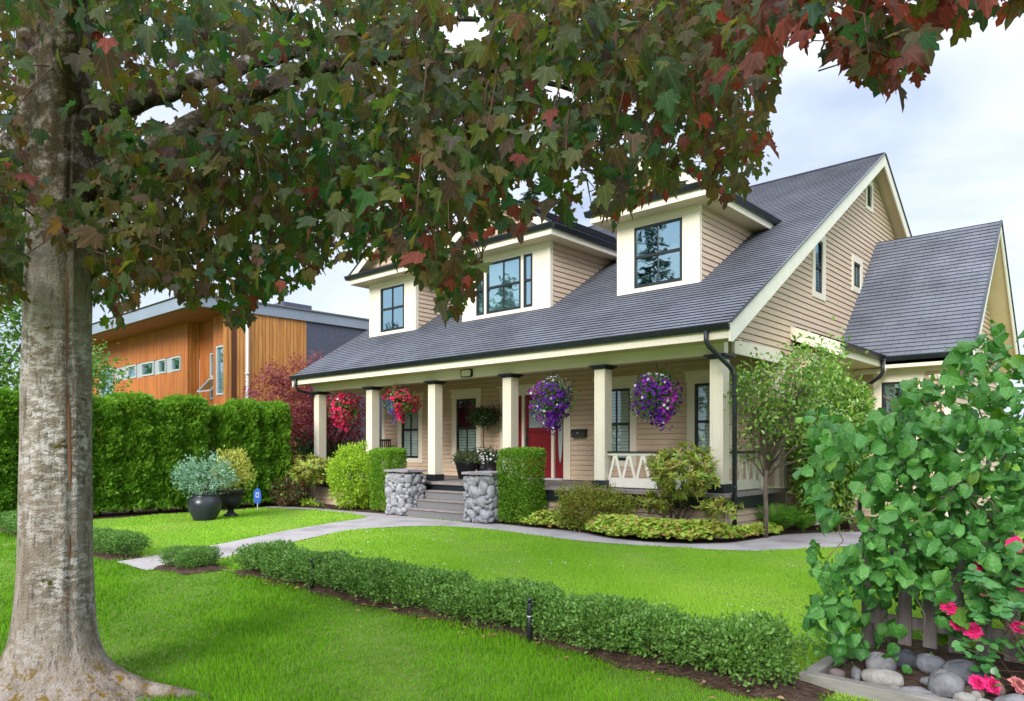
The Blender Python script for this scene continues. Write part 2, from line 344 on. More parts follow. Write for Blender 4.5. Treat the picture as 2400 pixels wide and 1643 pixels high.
M['roof'] = shingle('roof_shingles', (.112,.122,.150), (.134,.143,.170), .142, .33)
M['lamp'] = mat('lamp_lens', (.75,.72,.55), .3, .5)
M['concrete'] = mat('path_concrete', (.34,.31,.305), .85, .2, (1.4,(.20,.18,.185),(.46,.74)), (45,.3,.006))
M['soil'] = mat('bed_soil', (.055,.033,.024), .95, .1, (9,(.10,.066,.05)), (25,1.0,.04))
M['stone'] = mat('river_stone', (.40,.40,.42), .65, .3, (7,(.22,.22,.25)), (18,.35,.015))
M['mortar'] = mat('grey_mortar', (.20,.20,.215), .9, .1, (20,(.15,.15,.16)), (40,.6,.01))
M['slab'] = mat('flagstone_cap', (.33,.30,.31), .75, .25, (4,(.22,.20,.22)), (20,.7,.02))
M['planter'] = mat('glazed_planter', (.022,.026,.036), .28, .5, (5,(.035,.04,.052)))
M['castiron'] = mat('cast_iron', (.016,.016,.022), .5, .4)
M['fence'] = mat('weathered_fence', (.19,.165,.165), .85, .15, (4,(.12,.10,.10)), (14,.6,.008), stretch=(6,6,.6))
M['timber'] = mat('grey_timber', (.27,.255,.24), .85, .15, (4,(.19,.18,.165)), (14,.5,.008), stretch=(1,1,4))
M['stem'] = mat('grey_stem', (.19,.15,.12), .8, .2, (12,(.11,.085,.065)), (40,.4,.005))
M['twig'] = mat('brown_twig', (.10,.06,.04), .8, .2, (12,(.06,.035,.025)))
M['cedar'] = boards('cedar_cladding', (.58,.20,.055), (.46,.14,.04), .11, 0)
M['cedar2'] = boards('cedar_cladding_side', (.56,.26,.075), (.45,.19,.05), .14, 1)
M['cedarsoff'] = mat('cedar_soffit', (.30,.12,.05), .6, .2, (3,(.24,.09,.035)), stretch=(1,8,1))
M['zinc'] = mat('zinc_fascia', (.26,.31,.38), .45, .4, (.6,(.22,.27,.33)))
M['stucco'] = mat('dark_stucco', (.075,.085,.12), .95, .1, (25,(.11,.12,.16)), (60,.6,.01))
M['alum'] = mat('aluminium', (.55,.58,.60), .35, .5)
M['panel'] = mat('grey_panel', (.42,.46,.50), .5, .3)
# leaves
M['L_maple'] = leafmat('maple_leaves', [(.016,.062,.032),(.028,.086,.026),(.052,.104,.016),(.082,.086,.018),(.085,.050,.028),(.020,.068,.044),(.044,.098,.022),(.066,.040,.046),(.042,.090,.032)], .5, (2.1,2.1,.9), .5, .14, (0.9,(.098,.048,.030),.45), 0, ('palm', (1.7,1.55,1.3)))
M['L_maple2'] = leafmat('maple_leaves_red', [(.15,.036,.028),(.10,.034,.028),(.20,.045,.03),(.085,.04,.03),(.06,.055,.025)], .45, (2.2,1.5,1.0), .5, .16, None, 0, ('palm', (1.5,1.6,1.5)))
M['L_thuja'] = leafmat('cedar_hedge_leaves', [(.07,.21,.014),(.14,.33,.022),(.24,.48,.04),(.10,.26,.016)], .35, None, .55, .25, (2.2,(.18,.31,.02),.5))
M['L_box'] = leafmat('boxwood_leaves', [(.07,.18,.026),(.11,.25,.034),(.19,.35,.08),(.085,.21,.028)], .28, None, .45, .3, (3,(.11,.20,.05),.45))
M['L_boxb'] = leafmat('boxwood_block_leaves', [(.10,.26,.018),(.16,.36,.022),(.26,.48,.035),(.12,.30,.02)], .38, None, .35, .45, (2.5,(.24,.42,.03),.5))
M['L_azalea'] = leafmat('azalea_leaves', [(.28,.48,.03),(.38,.58,.035),(.48,.66,.06),(.24,.44,.03)], .4, None, .4, .4)
M['L_bronze'] = leafmat('bronze_azalea_leaves', [(.18,.26,.03),(.27,.34,.035),(.30,.23,.045),(.27,.15,.035),(.18,.30,.035),(.22,.33,.03)], .25, None, .45, .3)
M['L_pieris'] = leafmat('pieris_leaves', [(.22,.36,.04),(.32,.46,.05),(.40,.50,.08),(.20,.32,.06),(.55,.30,.10),(.26,.40,.04)], .3, None, .4, .4)
M['L_photinia'] = leafmat('red_tipped_leaves', [(.03,.08,.025),(.05,.11,.03),(.16,.04,.025),(.22,.06,.03),(.04,.10,.03),(.2,.2,.03)], .2, None, .35, .5)
M['L_dark'] = leafmat('dark_shrub_leaves', [(.015,.07,.018),(.03,.11,.03),(.05,.15,.03)], .25, None, .4, .4)
M['L_acer'] = leafmat('red_acer_leaves', [(.12,.016,.026),(.20,.026,.04),(.28,.05,.065),(.08,.012,.024),(.22,.04,.035)], .35, (1.6,1,1), .4, .4, (1.1,(.26,.06,.07),.5))
M['L_ger'] = leafmat('geranium_leaves', [(.34,.52,.05),(.44,.60,.08),(.55,.66,.14),(.38,.54,.06),(.28,.46,.06),(.42,.56,.06),(.62,.34,.14),(.40,.6,.06)], .3, None, .5, .3)
M['L_hazel'] = leafmat('hazel_leaves', [(.032,.145,.026),(.045,.18,.032),(.065,.23,.042),(.09,.27,.05),(.04,.16,.036),(.06,.20,.038),(.05,.19,.036),(.17,.34,.03)], .24, (1.2,1.15,.5), .42, .45, (2.5,(.10,.28,.05),.4), 55, ('pinnate', (1.45,1.35,1.5)))
M['L_rose'] = leafmat('rose_leaves', [(.05,.17,.05),(.07,.22,.06),(.10,.28,.07)], .25, None, .35, .45)
M['L_cam'] = leafmat('camellia_leaves', [(.08,.22,.02),(.17,.35,.04),(.30,.48,.07),(.10,.26,.03),(.40,.46,.12)], .25, None, .22, .6)
M['L_fern'] = leafmat('fern_leaves', [(.12,.34,.03),(.17,.42,.04),(.24,.50,.06)], .4, None, .5, .3)
M['L_blue'] = leafmat('bluegreen_leaves', [(.12,.27,.15),(.20,.38,.24),(.30,.46,.32),(.10,.24,.11)], .25, None, .5, .3)
M['L_gold'] = leafmat('golden_leaves', [(.45,.46,.07),(.55,.52,.10),(.34,.40,.05),(.50,.50,.14)], .3, None, .45, .3)
M['L_conifer'] = leafmat('spruce_needles', [(.02,.06,.035),(.035,.09,.05),(.05,.12,.06)], .15, None, .6, .2)
M['L_tree'] = leafmat('bright_tree_leaves', [(.09,.22,.03),(.14,.30,.04),(.20,.36,.06),(.07,.18,.03)], .35, None, .5, .3, (.8,(.05,.15,.03),.5))
M['L_basket'] = leafmat('petunia_leaves', [(.05,.16,.03),(.09,.22,.04),(.12,.27,.05)], .25, None, .5, .3)
M['L_grey'] = leafmat('grey_herb_leaves', [(.14,.19,.08),(.20,.25,.12),(.11,.16,.06)], .2, None, .6, .2)
M['L_topiary'] = leafmat('topiary_leaves', [(.02,.05,.015),(.035,.08,.02),(.07,.13,.03)], .2, None, .3, .5)
def petal(n, cols): return leafmat(n, cols, .25, None, .6, .2)
M['F_pink'] = petal('hot_pink_petals', [(.72,.012,.10),(.80,.03,.17),(.62,.008,.07),(.82,.07,.24)])
M['F_purple'] = petal('violet_petals', [(.10,.010,.28),(.15,.018,.36),(.08,.006,.22)])
M['F_magenta'] = petal('magenta_petals', [(.42,.03,.46),(.50,.05,.52),(.34,.02,.40)])
M['F_white'] = petal('white_petals', [(.78,.78,.80),(.7,.7,.78)])
M['F_blue'] = petal('lobelia_petals', [(.12,.10,.48),(.18,.15,.55),(.10,.08,.40)])
M['F_rose'] = petal('rose_petals', [(.80,.02,.19),(.86,.06,.28),(.70,.012,.13)])
M['F_faded'] = petal('faded_rose_petals', [(.75,.35,.30),(.70,.22,.25),(.6,.4,.3)])
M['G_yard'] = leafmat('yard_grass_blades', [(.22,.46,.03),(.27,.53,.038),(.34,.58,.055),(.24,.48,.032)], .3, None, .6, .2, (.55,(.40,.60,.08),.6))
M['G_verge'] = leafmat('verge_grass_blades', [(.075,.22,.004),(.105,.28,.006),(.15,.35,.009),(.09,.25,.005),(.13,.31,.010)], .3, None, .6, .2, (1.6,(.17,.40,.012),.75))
M['G_base'] = mat('lawn_thatch', (.12,.19,.035), .95, .1, (1.2,(.15,.22,.045)), (60,.8,.02))
# ------------------------------------------------------------------ house builders
class Wall:                     # u runs along the wall, d outwards, z up
    def __init__(s, axis, plane, out): s.a, s.p, s.o = axis, plane, out
    def P(s, u, d, z): return (u, s.p+s.o*d, z) if s.a == 'x' else (s.p+s.o*d, u, z)
    def box(s, mb, u0, u1, d0, d1, z0, z1, m=0):
        a = s.P(u0, d0, z0); b = s.P(u1, d1, z1)
        lo = [min(i, j) for i, j in zip(a, b)]; hi = [max(i, j) for i, j in zip(a, b)]
        mb.box(lo[0], hi[0], lo[1], hi[1], lo[2], hi[2], m)
    def poly(s, mb, pts, d0, d1, m=0):
        a, b = s.P(0, d0, 0), s.P(0, d1, 0)
        if s.a == 'x': mb.prism(pts, 1, a[1], b[1], m)
        else: mb.prism(pts, 0, a[0], b[0], m)
def siding(mb, W, rng_, z0, z1, holes=(), exp=.127, m=0, off=.0):
    n = math.ceil((z1-z0)/exp-1e-6)
    for i in range(n):
        zb = z0+i*exp; zt = min(zb+exp, z1)
        cuts = sorted({zb, zt} | {h[k] for h in holes for k in (2, 3) if zb < h[k] < zt})
        for za, zc in zip(cuts[:-1], cuts[1:]):
            mid = (za+zc)/2; A = rng_(za+1e-4); B = rng_(zc-1e-4)
            if A is None and B is None: continue
            if A is None: c = (B[0]+B[1])/2; A = (c, c)
            if B is None: c = (A[0]+A[1])/2; B = (c, c)
            iv = [(A[0], A[1], B[0], B[1])]
            for h in holes:
                if h[2] < mid < h[3]:
                    nv = []
                    for a0, a1, b0, b1 in iv:
                        if h[1] <= min(a0, b0) or h[0] >= max(a1, b1): nv.append((a0, a1, b0, b1)); continue
                        if h[0] > min(a0, b0): nv.append((a0, max(h[0], a0), b0, max(h[0], b0)))
                        if h[1] < max(a1, b1): nv.append((min(h[1], a1), a1, min(h[1], b1), b1))
                    iv = nv
            d = lambda z: off+.003+.021*(zt-z)/exp
            for a0, a1, b0, b1 in iv:
                if a1-a0 < 1e-4 and b1-b0 < 1e-4: continue
                zk = zc-.010 if zc == zt and zc-za > .03 else zc; f_ = (zk-za)/(zc-za); b0, b1 = a0+(b0-a0)*f_, a1+(b1-a1)*f_
                mb.quad(W.P(a0, d(za), za), W.P(a1, d(za), za), W.P(b1, d(zk), zk), W.P(b0, d(zk), zk), m=m)
                if zk < zc:      # the open shadow gap under the next board
                    mb.quad(W.P(b0, d(zk), zk), W.P(b1, d(zk), zk), W.P(b1, off-.03, zk), W.P(b0, off-.03, zk), m=m)
                    mb.quad(W.P(b0, off-.03, zk), W.P(b1, off-.03, zk), W.P(b1, off-.03, zc), W.P(b0, off-.03, zc), m=m)
                if za == zb: mb.quad(W.P(a0, d(za), za), W.P(a1, d(za), za), W.P(a1, off-.03, za), W.P(a0, off-.03, za), m=m)
def slope(name, O, U, V, Nn, length, ul, ur, mats, parent, row=.142, thick=.05):
    # one roof plane laid in stepped shingle courses
    O, U, V, Nn = map(np.array, (O, U, V, Nn)); vs, fs, uv = [], [], []
    n = math.ceil(length/row)
    def q(pts, uvs): b = len(vs); vs.extend(pts); fs.append((b, b+1, b+2, b+3)); uv.extend(uvs)
    for i in range(n):
        v0, v1 = i*row, min((i+1)*row, length); h = .021
        a0, a1, b0, b1 = ul(v0), ur(v0), ul(v1), ur(v1)
        if a1-a0 < .01 and b1-b0 < .01: continue
        q([O+U*a0+V*v0+Nn*h, O+U*a1+V*v0+Nn*h, O+U*b1+V*v1+Nn*.002, O+U*b0+V*v1+Nn*.002], [(a0, v0+.003), (a1, v0+.003), (b1, v1-.003), (b0, v1-.003)])
        q([O+U*a0+V*v0-Nn*.0, O+U*a1+V*v0-Nn*.0, O+U*a1+V*v0+Nn*h, O+U*a0+V*v0+Nn*h], [(a0, v0)]*4)
    me = bpy.data.meshes.new(name); off = np.array(wloc(parent)) if parent else np.zeros(3)
    me.from_pydata([tuple(p-off) for p in vs], [], fs)
    ly = me.uv_layers.new(name='shingles'); ly.data.foreach_set('uv', np.array(uv, dtype=np.float32).ravel())
    me.update()
    return link_mesh(name, me, mats, parent)

def window(root, W, u0, u1, z0, z1, mid=None, bars=True, trim=None, inside='dark', pane='glass', head=False, label=None, fw=.05):
    """u0..z1: the sash opening; trim = (left, right, bottom, top) outer edges"""
    f = MB()
    for a in ((u0, u0+fw, z0, z1), (u1-fw, u1, z0, z1), (u0+fw, u1-fw, z0, z0+fw*1.25), (u0+fw, u1-fw, z1-fw, z1)): W.box(f, a[0], a[1], -.06, .012, a[2], a[3])
    zs = [(z0+fw*1.25, z1-fw)]
    if mid:
        W.box(f, u0+fw, u1-fw, -.045, .018, mid-.028, mid+.028); zs = [(z0+fw*1.25, mid-.028), (mid+.028, z1-fw)]
    if bars:
        c = (u0+u1)/2
        for a, b in zs: W.box(f, c-.011, c+.011, -.03, .004, a, b)
    o = f.build('window', M['black'], root)
    if label: o['label'] = label
    p = MB()
    for a, b in zs: p.quad(W.P(u0+fw, -.02, a), W.P(u1-fw, -.02, a), W.P(u1-fw, -.02, b), W.P(u0+fw, -.02, b))
    p.build('pane', M[pane], o)
    if trim:
        l, r, b_, t_ = trim; q = MB()
        W.box(q, l, u0-.004, -.02, .036, b_, t_); W.box(q, u1+.004, r, -.02, .036, b_, t_)
        W.box(q, u0-.004, u1+.004, -.02, .036, b_, z0-.004); W.box(q, u0-.004, u1+.004, -.02, .036, z1+.004, t_)
        if head:
            W.box(q, l-.03, r+.03, -.02, .05, t_+.002, t_+.20); W.box(q, l-.07, r+.07, -.02, .085, t_+.202, t_+.245)
        q.build('window_trim', M['trim'], o)
    k = MB()
    W.box(k, u0-.02, u1+.02, -.42, -.40, z0-.02, z1+.02)
    for a in ((u0-.02, u0, z0, z1), (u1, u1+.02, z0, z1)): W.box(k, a[0], a[1], -.399, -.061, a[2], a[3])
    W.box(k, u0, u1, -.399, -.061, z0-.02, z0); W.box(k, u0, u1, -.399, -.061, z1, z1+.02)
    k.build('dark_room_box', M['dark'], o)  # added box behind the glass, unlit room painted in as near-black
    def slats(a, b, nm='shutter', tilt=.5):
        s_ = MB(); n = int((b-a)/.075)
        for i in range(n):
            z = a+(i+.5)*(b-a)/n; h = .035
            for x0, x1 in ((u0+fw+.02, (u0+u1)/2-.025), ((u0+u1)/2+.025, u1-fw-.02)):
                dy = .02*tilt
                s_.quad(W.P(x0, -.06-dy, z+h), W.P(x1, -.06-dy, z+h), W.P(x1, -.06+dy, z-h), W.P(x0, -.06+dy, z-h))
        for x in (u0+fw, (u0+u1)/2-.025, (u0+u1)/2+.002, u1-fw-.023): W.box(s_, x, x+.022, -.075, -.045, a, b)
        s_.build(nm, M['shutter'], o)
    if inside == 'shutter_low': slats(zs[0][0], zs[0][1]); curtain = zs[-1]
    elif inside == 'shutter': slats(zs[0][0], zs[0][1]); slats(zs[-1][0], zs[-1][1])
    elif inside == 'louvre': slats(zs[0][0], zs[0][1], tilt=1.6)
    if inside in ('shutter_low', 'curtain'):
        a, b = zs[-1] if inside == 'shutter_low' else (z0, z1); c_ = MB(); n = 14
        for i in range(n):
            x0 = u0+fw+(u1-u0-2*fw)*i/n; x1 = u0+fw+(u1-u0-2*fw)*(i+1)/n; d0 = -.07+.012*(-1)**i
            c_.quad(W.P(x0, d0, a), W.P(x1, -.14-d0, a), W.P(x1, -.14-d0, b), W.P(x0, d0, b))
        c_.build('curtain', M['curtain'], o)
    return o
def gutter(mb, a, b, out, size=.115, m=0):      # K-profile gutter along a horizontal line; `out` = outward direction
    a, b, out = Vector(a), Vector(b), Vector(out); up = Vector((0, 0, 1)); s_ = size
    prof = [(0, 0), (.55, 0), (.75, .3), (.95, .72), (1.05, .78), (1.05, 1.0), (.98, 1.0), (.98, .85), (.85, .8), (.05, .8), (0, 1.0)]
    n = len(prof); V = [p+out*x*s_+up*y*s_ for p in (a, b) for x, y in prof]
    mb.add(V, [tuple(range(n))[::-1], tuple(range(n, 2*n))]+[(i, (i+1) % n, n+(i+1) % n, n+i) for i in range(n)], m)

# ------------------------------------------------------------------ the beige house
RS = .618; RA = math.atan(RS); EY, EZ = -.55, 3.73          # main roof: eave line and pitch
roofz = lambda y: EZ+RS*(y-EY); roofy = lambda z: EY+(z-EZ)/RS
XL, XR = -13.45, .45; RYR = 8.6; RZ = roofz(RYR); BY = 2*RYR-EY
house = empty('beige_house', (-6.5, 2.5, 0), 'beige clapboard house with three dormers, a columned porch and a dark shingle roof', 'house')
FRONT, GABLE = Wall('x', 2.55, -1), Wall('y', .1, 1)
HX0, HX1, FL = -13.1, .1, .82

# front wall behind the porch
WIN = [(-11.71, 'shutter_low'), (-9.18, 'louvre'), (-3.98, 'shutter'), (-1.45, 'shutter')]
tr = lambda c: (c-.60, c+.60, 1.18, 3.12)
holes = [(tr(c)[0]+.03, tr(c)[1]-.03, 1.21, 3.3) for c, _ in WIN]+[(-7.76, -5.40, FL, 3.28)]
b = MB(); siding(b, FRONT, lambda z: (HX0, HX1), FL, 3.62, holes)
b.build('front_wall', M['siding'], house)
for (c, k), lb in zip(WIN, ('porch window with pale curtain above white shutters', 'porch window with dark slatted shutter below', 'porch window with white shutters in both sashes', 'porch window nearest the corner column, white shutters')):
    window(house, FRONT, c-.41, c+.41, 1.33, 3.07, 2.22, True, tr(c), k, 'glass2', True, lb)
b = MB()
for x0, x1 in ((HX0-.02, HX0+.13), (HX1-.13, HX1-.03)): FRONT.box(b, x0, x1, -.02, .034, FL, 3.62)
build_each(b, 'corner_board', M['trim'], house)
# entrance
b = MB(); W = FRONT
W.box(b, -7.82, -7.60, -.03, .04, FL, 3.06); W.box(b, -5.58, -5.36, -.03, .04, FL, 3.06)
W.box(b, -7.82, -5.36, -.03, .045, 3.063, 3.30); W.box(b, -7.90, -5.28, -.03, .085, 3.303, 3.35)
for x in (-7.03, -6.0): W.box(b, x, x+.085, -.05, .02, FL, 3.06)
ent = b.build('door_surround', M['trim'], house)
b = MB()
x0, x1, z0, z1 = -6.94, -6.005, FL+.03, 3.05
W.box(b, x0, x1, -.09, -.055, z0, z1)
gx0, gx1, gz0, gz1 = x0+.12, x1-.12, 2.18, 2.92
for a in ((x0, x0+.12, z0, z1), (x1-.12, x1, z0, z1), (x0+.12, x1-.12, 2.92, z1), (x0+.12, x1-.12, 2.06, 2.18), (x0+.12, x1-.12, z0, z0+.2)): W.box(b, a[0], a[1], -.055, -.035, a[2], a[3])
for z in (1.08, 1.42, 1.76):
    W.box(b, x0+.15, x1-.15, -.055, -.040, z, z+.25)
door = b.build('front_door', M['door'], house, bevel=.006); door['label'] = 'red front door with frosted upper glass'
b = MB(); W.box(b, gx0, gx1, -.055, -.045, gz0, gz1); b.build('door_glass', M['frost'], door)
b = MB(); b.tube([W.P(x0+.07, -.02, 1.55), W.P(x0+.07, .03, 1.62), W.P(x0+.07, .03, 1.90), W.P(x0+.07, -.02, 1.97)], .014, 8); W.box(b, x0+.04, x0+.10, -.035, -.022, 1.5, 2.2); b.tube([W.P(x0+.04, -.005, 2.1), W.P(x0+.10, -.005, 2.1)], .022, 8)
b.build('door_handle', M['metal'], door)
for sx0, sx1 in ((-7.59, -7.04), (-5.905, -5.59)):
    b = MB(); W.box(b, sx0, sx1, -.09, -.055, z0, z1)
    for a in ((sx0, sx0+.04, z0, z1), (sx1-.04, sx1, z0, z1), (sx0+.04, sx1-.04, z1-.08, z1), (sx0+.04, sx1-.04, z0, z0+.25)): W.box(b, a[0], a[1], -.055, -.04, a[2], a[3])
    s = b.build('sidelight', M['door'], house)
    c = (sx0+sx1)/2; b = MB(); n = 28
    el = [(c+.085*math.cos(2*math.pi*i/n), 2.05+.82*math.sin(2*math.pi*i/n)) for i in range(n)]; W.poly(b, el, -.055, -.047, 0)
    b.build('oval_glass', M['frost'], s)
    b = MB(); b.tube([W.P(x, -.045, z) for x, z in el+el[:1]], .013, 6, caps=False); b.build('oval_moulding', M['door'], s)
b = MB(); b.box(-7.6, -5.58, 2.44, 2.56, FL-.02, FL+.028); b.build('door_sill', M['alum'], house)

# gable wall over the porch side
gtop = lambda y: min(roofz(y), roofz(2*RYR-y))-.22
def grange(z):
    zz = z+.22; y0 = roofy(zz); y1 = 2*RYR-y0
    if z < 3.60: y0 = 2.55
    if y1-y0 < .02: return None
    return (max(y0, .02), min(y1, 16.6))
GW = [(4.41, 4.88, 5.17, 6.36, (4.24, 5.08, 5.03, 6.56), 5.75, False), (7.12, 7.66, 5.75, 6.36, (6.99, 7.83, 5.60, 6.52), None, True)]
holes = [(t[0]+.03, t[1]-.03, t[2]+.03, t[3]-.03) for *_, t, m_, br_ in GW]+[(8.13, 8.70, 7.99, 8.70)]
b = MB(); siding(b, GABLE, grange, 0.0, RZ-.24, holes); b.build('gable_wall', M['siding'], house)
for u0, u1, z0, z1, t, m_, br_ in GW: window(house, GABLE, u0, u1, z0, z1, m_, br_, t, 'dark', 'glass', False, 'tall narrow gable window' if m_ else 'small square gable window', .045)
b = MB(); GABLE.box(b, 8.10, 8.20, -.02, .04, 7.95, 8.75); GABLE.box(b, 8.62, 8.72, -.02, .04, 7.95, 8.75); GABLE.box(b, 8.2, 8.62, -.02, .04, 7.95, 8.05); GABLE.box(b, 8.2, 8.62, -.02, .04, 8.65, 8.75)
GABLE.box(b, 8.2, 8.62, -.2, -.18, 8.05, 8.65, 1)
vent = b.build('gable_vent', [M['trim'], M['dark']], house)
b = MB()
for i in range(10):
    z = 8.06+i*.06; b.quad(GABLE.P(8.2, .03, z), GABLE.P(8.62, .03, z), GABLE.P(8.62, -.03, z+.05), GABLE.P(8.2, -.03, z+.05))
b.build('vent_louvre', M['shutter'], vent)
b = MB(); GABLE.box(b, .27, 2.55, -.02, .04, 3.36, 3.62); GABLE.box(b, 2.56, 2.72, -.02, .036, 0, 3.36); build_each(b, 'porch_side_beam', M['trim'], house)
b = MB(); b.box(HX0-.02, HX0, 2.55, 16, 0, 4.5); b.prism([(0, 3.6), (16.5, 3.6), (RYR, RZ-.25)], 0, HX0-.02, HX0, 0); b.build('end_wall', M['siding'], house)

# main roof
up = (0, math.cos(RA), math.sin(RA)); nn_ = (0, -math.sin(RA), math.cos(RA)); SL = (RYR-EY)/math.cos(RA)
rf = slope('roof', (XL, EY-.02, EZ+.05), (1, 0, 0), up, nn_, SL, lambda v: 0, lambda v: XR-XL, M['roof'], house)
slope('rear_slope', (XR, BY+.02, EZ+.05), (-1, 0, 0), (0, -math.cos(RA), math.sin(RA)), (0, math.sin(RA), math.cos(RA)), SL, lambda v: 0, lambda v: XR-XL, M['roof'], rf)
b = MB(); b.tube([(XL, RYR, RZ+.055), (XR, RYR, RZ+.055)], .045, 6); b.build('ridge_cap', M['roof'], rf)
th = .16
b = MB(); sec = [(EY+.02, EZ-.02), (RYR, RZ+.045), (BY-.02, EZ-.02), (BY-.02, EZ-.02-.03), (RYR, RZ-.14), (EY+.02, EZ-.17)]
b.prism(sec, 0, XL+.03, XR-.03, 0); b.build('roof_deck', M['soffit'], house)
b = MB()
for x in (XL-.005, XR-.03):
    sc_ = .25
    b.prism([(EY-.02, EZ+.045), (RYR, RZ+.04), (RYR, RZ+.04-sc_*1.2), (EY+.08, EZ-.27), (EY-.02, EZ-.27)], 0, x, x+.035)
    b.prism([(BY+.02, EZ+.045), (RYR, RZ+.04), (RYR, RZ+.04-sc_*1.2), (BY-.08, EZ-.27), (BY+.02, EZ-.27)], 0, x+.001, x+.036)
build_each(b, 'rake_board', M['white'], house)
b = MB()
for s_ in (1, -1):
    ya = EY-.03 if s_ > 0 else BY+.03
    b.bar((XR+.012, ya, EZ+.062), (XR+.012, RYR, RZ+.066), .05, .022)
build_each(b, 'drip_edge', M['black'], house)
b = MB(); b.box(XL+.04, XR-.04, EY, EY+.03, EZ-.21, EZ-.035); b.build('fascia', M['trim'], house)
b = MB(); gutter(b, (XL-.01, EY-.002, EZ-.06), (XR+.0, EY-.002, EZ-.06), (0, -1, 0), .115); b.build('gutter', M['black'], house)
b = MB(); b.box(XL+.05, XR-.05, EY+.03, 0.0, EZ-.19, EZ-.17); b.box(HX0-.2, HX1-.02, .17, 2.5, 3.60, 3.62); build_each(b, 'porch_soffit', M['soffit'], house)
b = MB(); b.box(-13.22, .06, .001, .17, 3.335, 3.56); b.build('porch_beam', M['trim'], house)
b = MB(); b.box(-13.22, -13.10, .171, 2.54, 3.34, 3.6); b.build('porch_end_beam', M['trim'], house)
# lamp on the beam
b = MB(); pr = []
for cx, cz, a0 in ((-6.42, 3.49, 0), (-6.70, 3.49, 90), (-6.70, 3.39, 180), (-6.42, 3.39, 270)):
    for k in range(5): a = R(a0+k*22.5); pr.append((cx+.05*math.cos(a), cz+.05*math.sin(a)))
b.prism(pr, 1, -.05, .0); lamp = b.build('porch_lamp', M['black'], house)
b = MB(); b.prism([(-6.56+(x+6.56)*.82, 3.44+(z-3.44)*.74) for x, z in pr], 1, -.056, -.04); b.build('lamp_lens', M['lamp'], lamp)

# columns
for k in range(6):
    x = -.09-2.59*k; h = .13
    b = MB(); b.box(x-h, x+h, 0, .26, .96, 3.26)
    for s_ in (-1, 1): b.box(x+s_*(h-.035)-.025*(s_ > 0)-.0*(s_ < 0), x+s_*(h-.035)+.025*(s_ < 0), -.008, -.001, .98, 3.24)
    c = b.build('column', M['trim'], house, bevel=.008)
    b = MB(); b.box(x-.165, x+.165, -.035, .295, .805, .965); b.build('column_base', M['black'], c, bevel=.006)
    b = MB()
    for q_, za, zb in ((.15, 3.25, 3.275), (.175, 3.276, 3.30), (.215, 3.301, 3.335)): b.box(x-q_, x+q_, .13-q_, .13+q_, za, zb)
    b.build('column_cap', M['black'], c)

# porch floor, skirt, steps
b = MB(); b.box(-13.25, .24, -.30, 2.55, .735, .80); b.build('porch_deck', M['deck'], house)
b = MB(); b.box(-13.2, -7.5, -.24, -.20, .5, .734); b.box(-5.5, .20, -.24, -.20, .5, .734); b.box(.16, .20, -.199, 2.5, .5, .734); b.box(-7.5, -5.5, -.24, -.20, .6, .734); build_each(b, 'deck_skirt', M['black'], house)
b = MB(); siding(b, Wall('x', -.16, -1), lambda z: (-13.2, .14), 0, .5, [(-7.5, -5.5, 0, .5)], .127); b.build('porch_foundation', M['siding'], house); b = MB(); siding(b, Wall('y', .14, 1), lambda z: (-.16, 2.5), 0, .5, (), .127); b.build('porch_foundation', M['siding'], house)
for i, (zt, yf) in enumerate(((.60, -.56), (.40, -.84), (.20, -1.12))):
    b = MB(); b.box(-7.5, -5.5, yf+.02, yf+.30, zt-.20 if i < 2 else 0, zt-.035); s = b.build('step_riser', M['stair'], house)
    b = MB(); b.box(-7.5, -5.5, yf-.012, yf+.279, zt-.034, zt); b.build('step_tread', M['deck'], s, bevel=.008)

# railings of leaning slats
def railing(axis, a0, a1, c, n):
    W_ = Wall('x', c, -1) if axis == 'x' else Wall('y', c, 1)
    b = MB(); W_.box(b, a0, a1, -.02, .02, .83, 1.02); W_.box(b, a0, a1, -.02, .02, 1.475, 1.525); r = b.build('railing', M['white'], house)
    p = (a1-a0)/n
    for i in range(n):
        c0 = a0+(i+.5)*p
        for q_, s_ in enumerate((-1, 1)):
            b = MB(); b.bar(W_.P(c0+s_*.02, .008*s_, 1.474), W_.P(c0+s_*p*.44, .008*s_, 1.021), .058, .022, up=W_.P(0, 1, 0) if axis == 'y' else (0, 1, 0))
            b.build('slat', M['white'], r)
    b = MB(); W_.box(b, a0, a1, -.045, .045, 1.527, 1.56); b.build('handrail', M['black'], r)
railing('x', -2.54, -.23, .13, 7)
railing('y', .28, 1.80, -.02, 5)
b = MB(); b.box(-.09, .03, 1.8, 1.92, .80, 1.53); b.box(-.11, .05, 1.78, 1.94, 1.53, 1.56); b.build('railing_post', M['trim'], house)

# downspouts
b = MB(); b.tube([(.02, EY-.06, EZ-.05), (.02, EY-.06, 3.50), (.05, EY-.04, 3.42), (.24, -.12, 3.06), (.29, -.07, 2.96), (.29, -.06, 2.4), (.29, -.06, .05)], .042, 10)
b.tube([(.29, -.06, .9), (.29, -.06, .94)], .05, 10); b.tube([(.29, -.06, 2.55), (.29, -.06, 2.59)], .05, 10)
b.build('downspout', M['black'], house, smooth=True)
b = MB(); b.tube([(-13.2, EY-.06, EZ-.05), (-13.2, EY-.06, 3.5), (-13.18, EY+.02, 3.35), (-13.1, -.15, 3.27), (-13.22, .05, 3.2), (-13.24, .12, 3.0), (-13.24, .12, .05)], .042, 10)
b.build('downspout', M['black'], house, smooth=True)

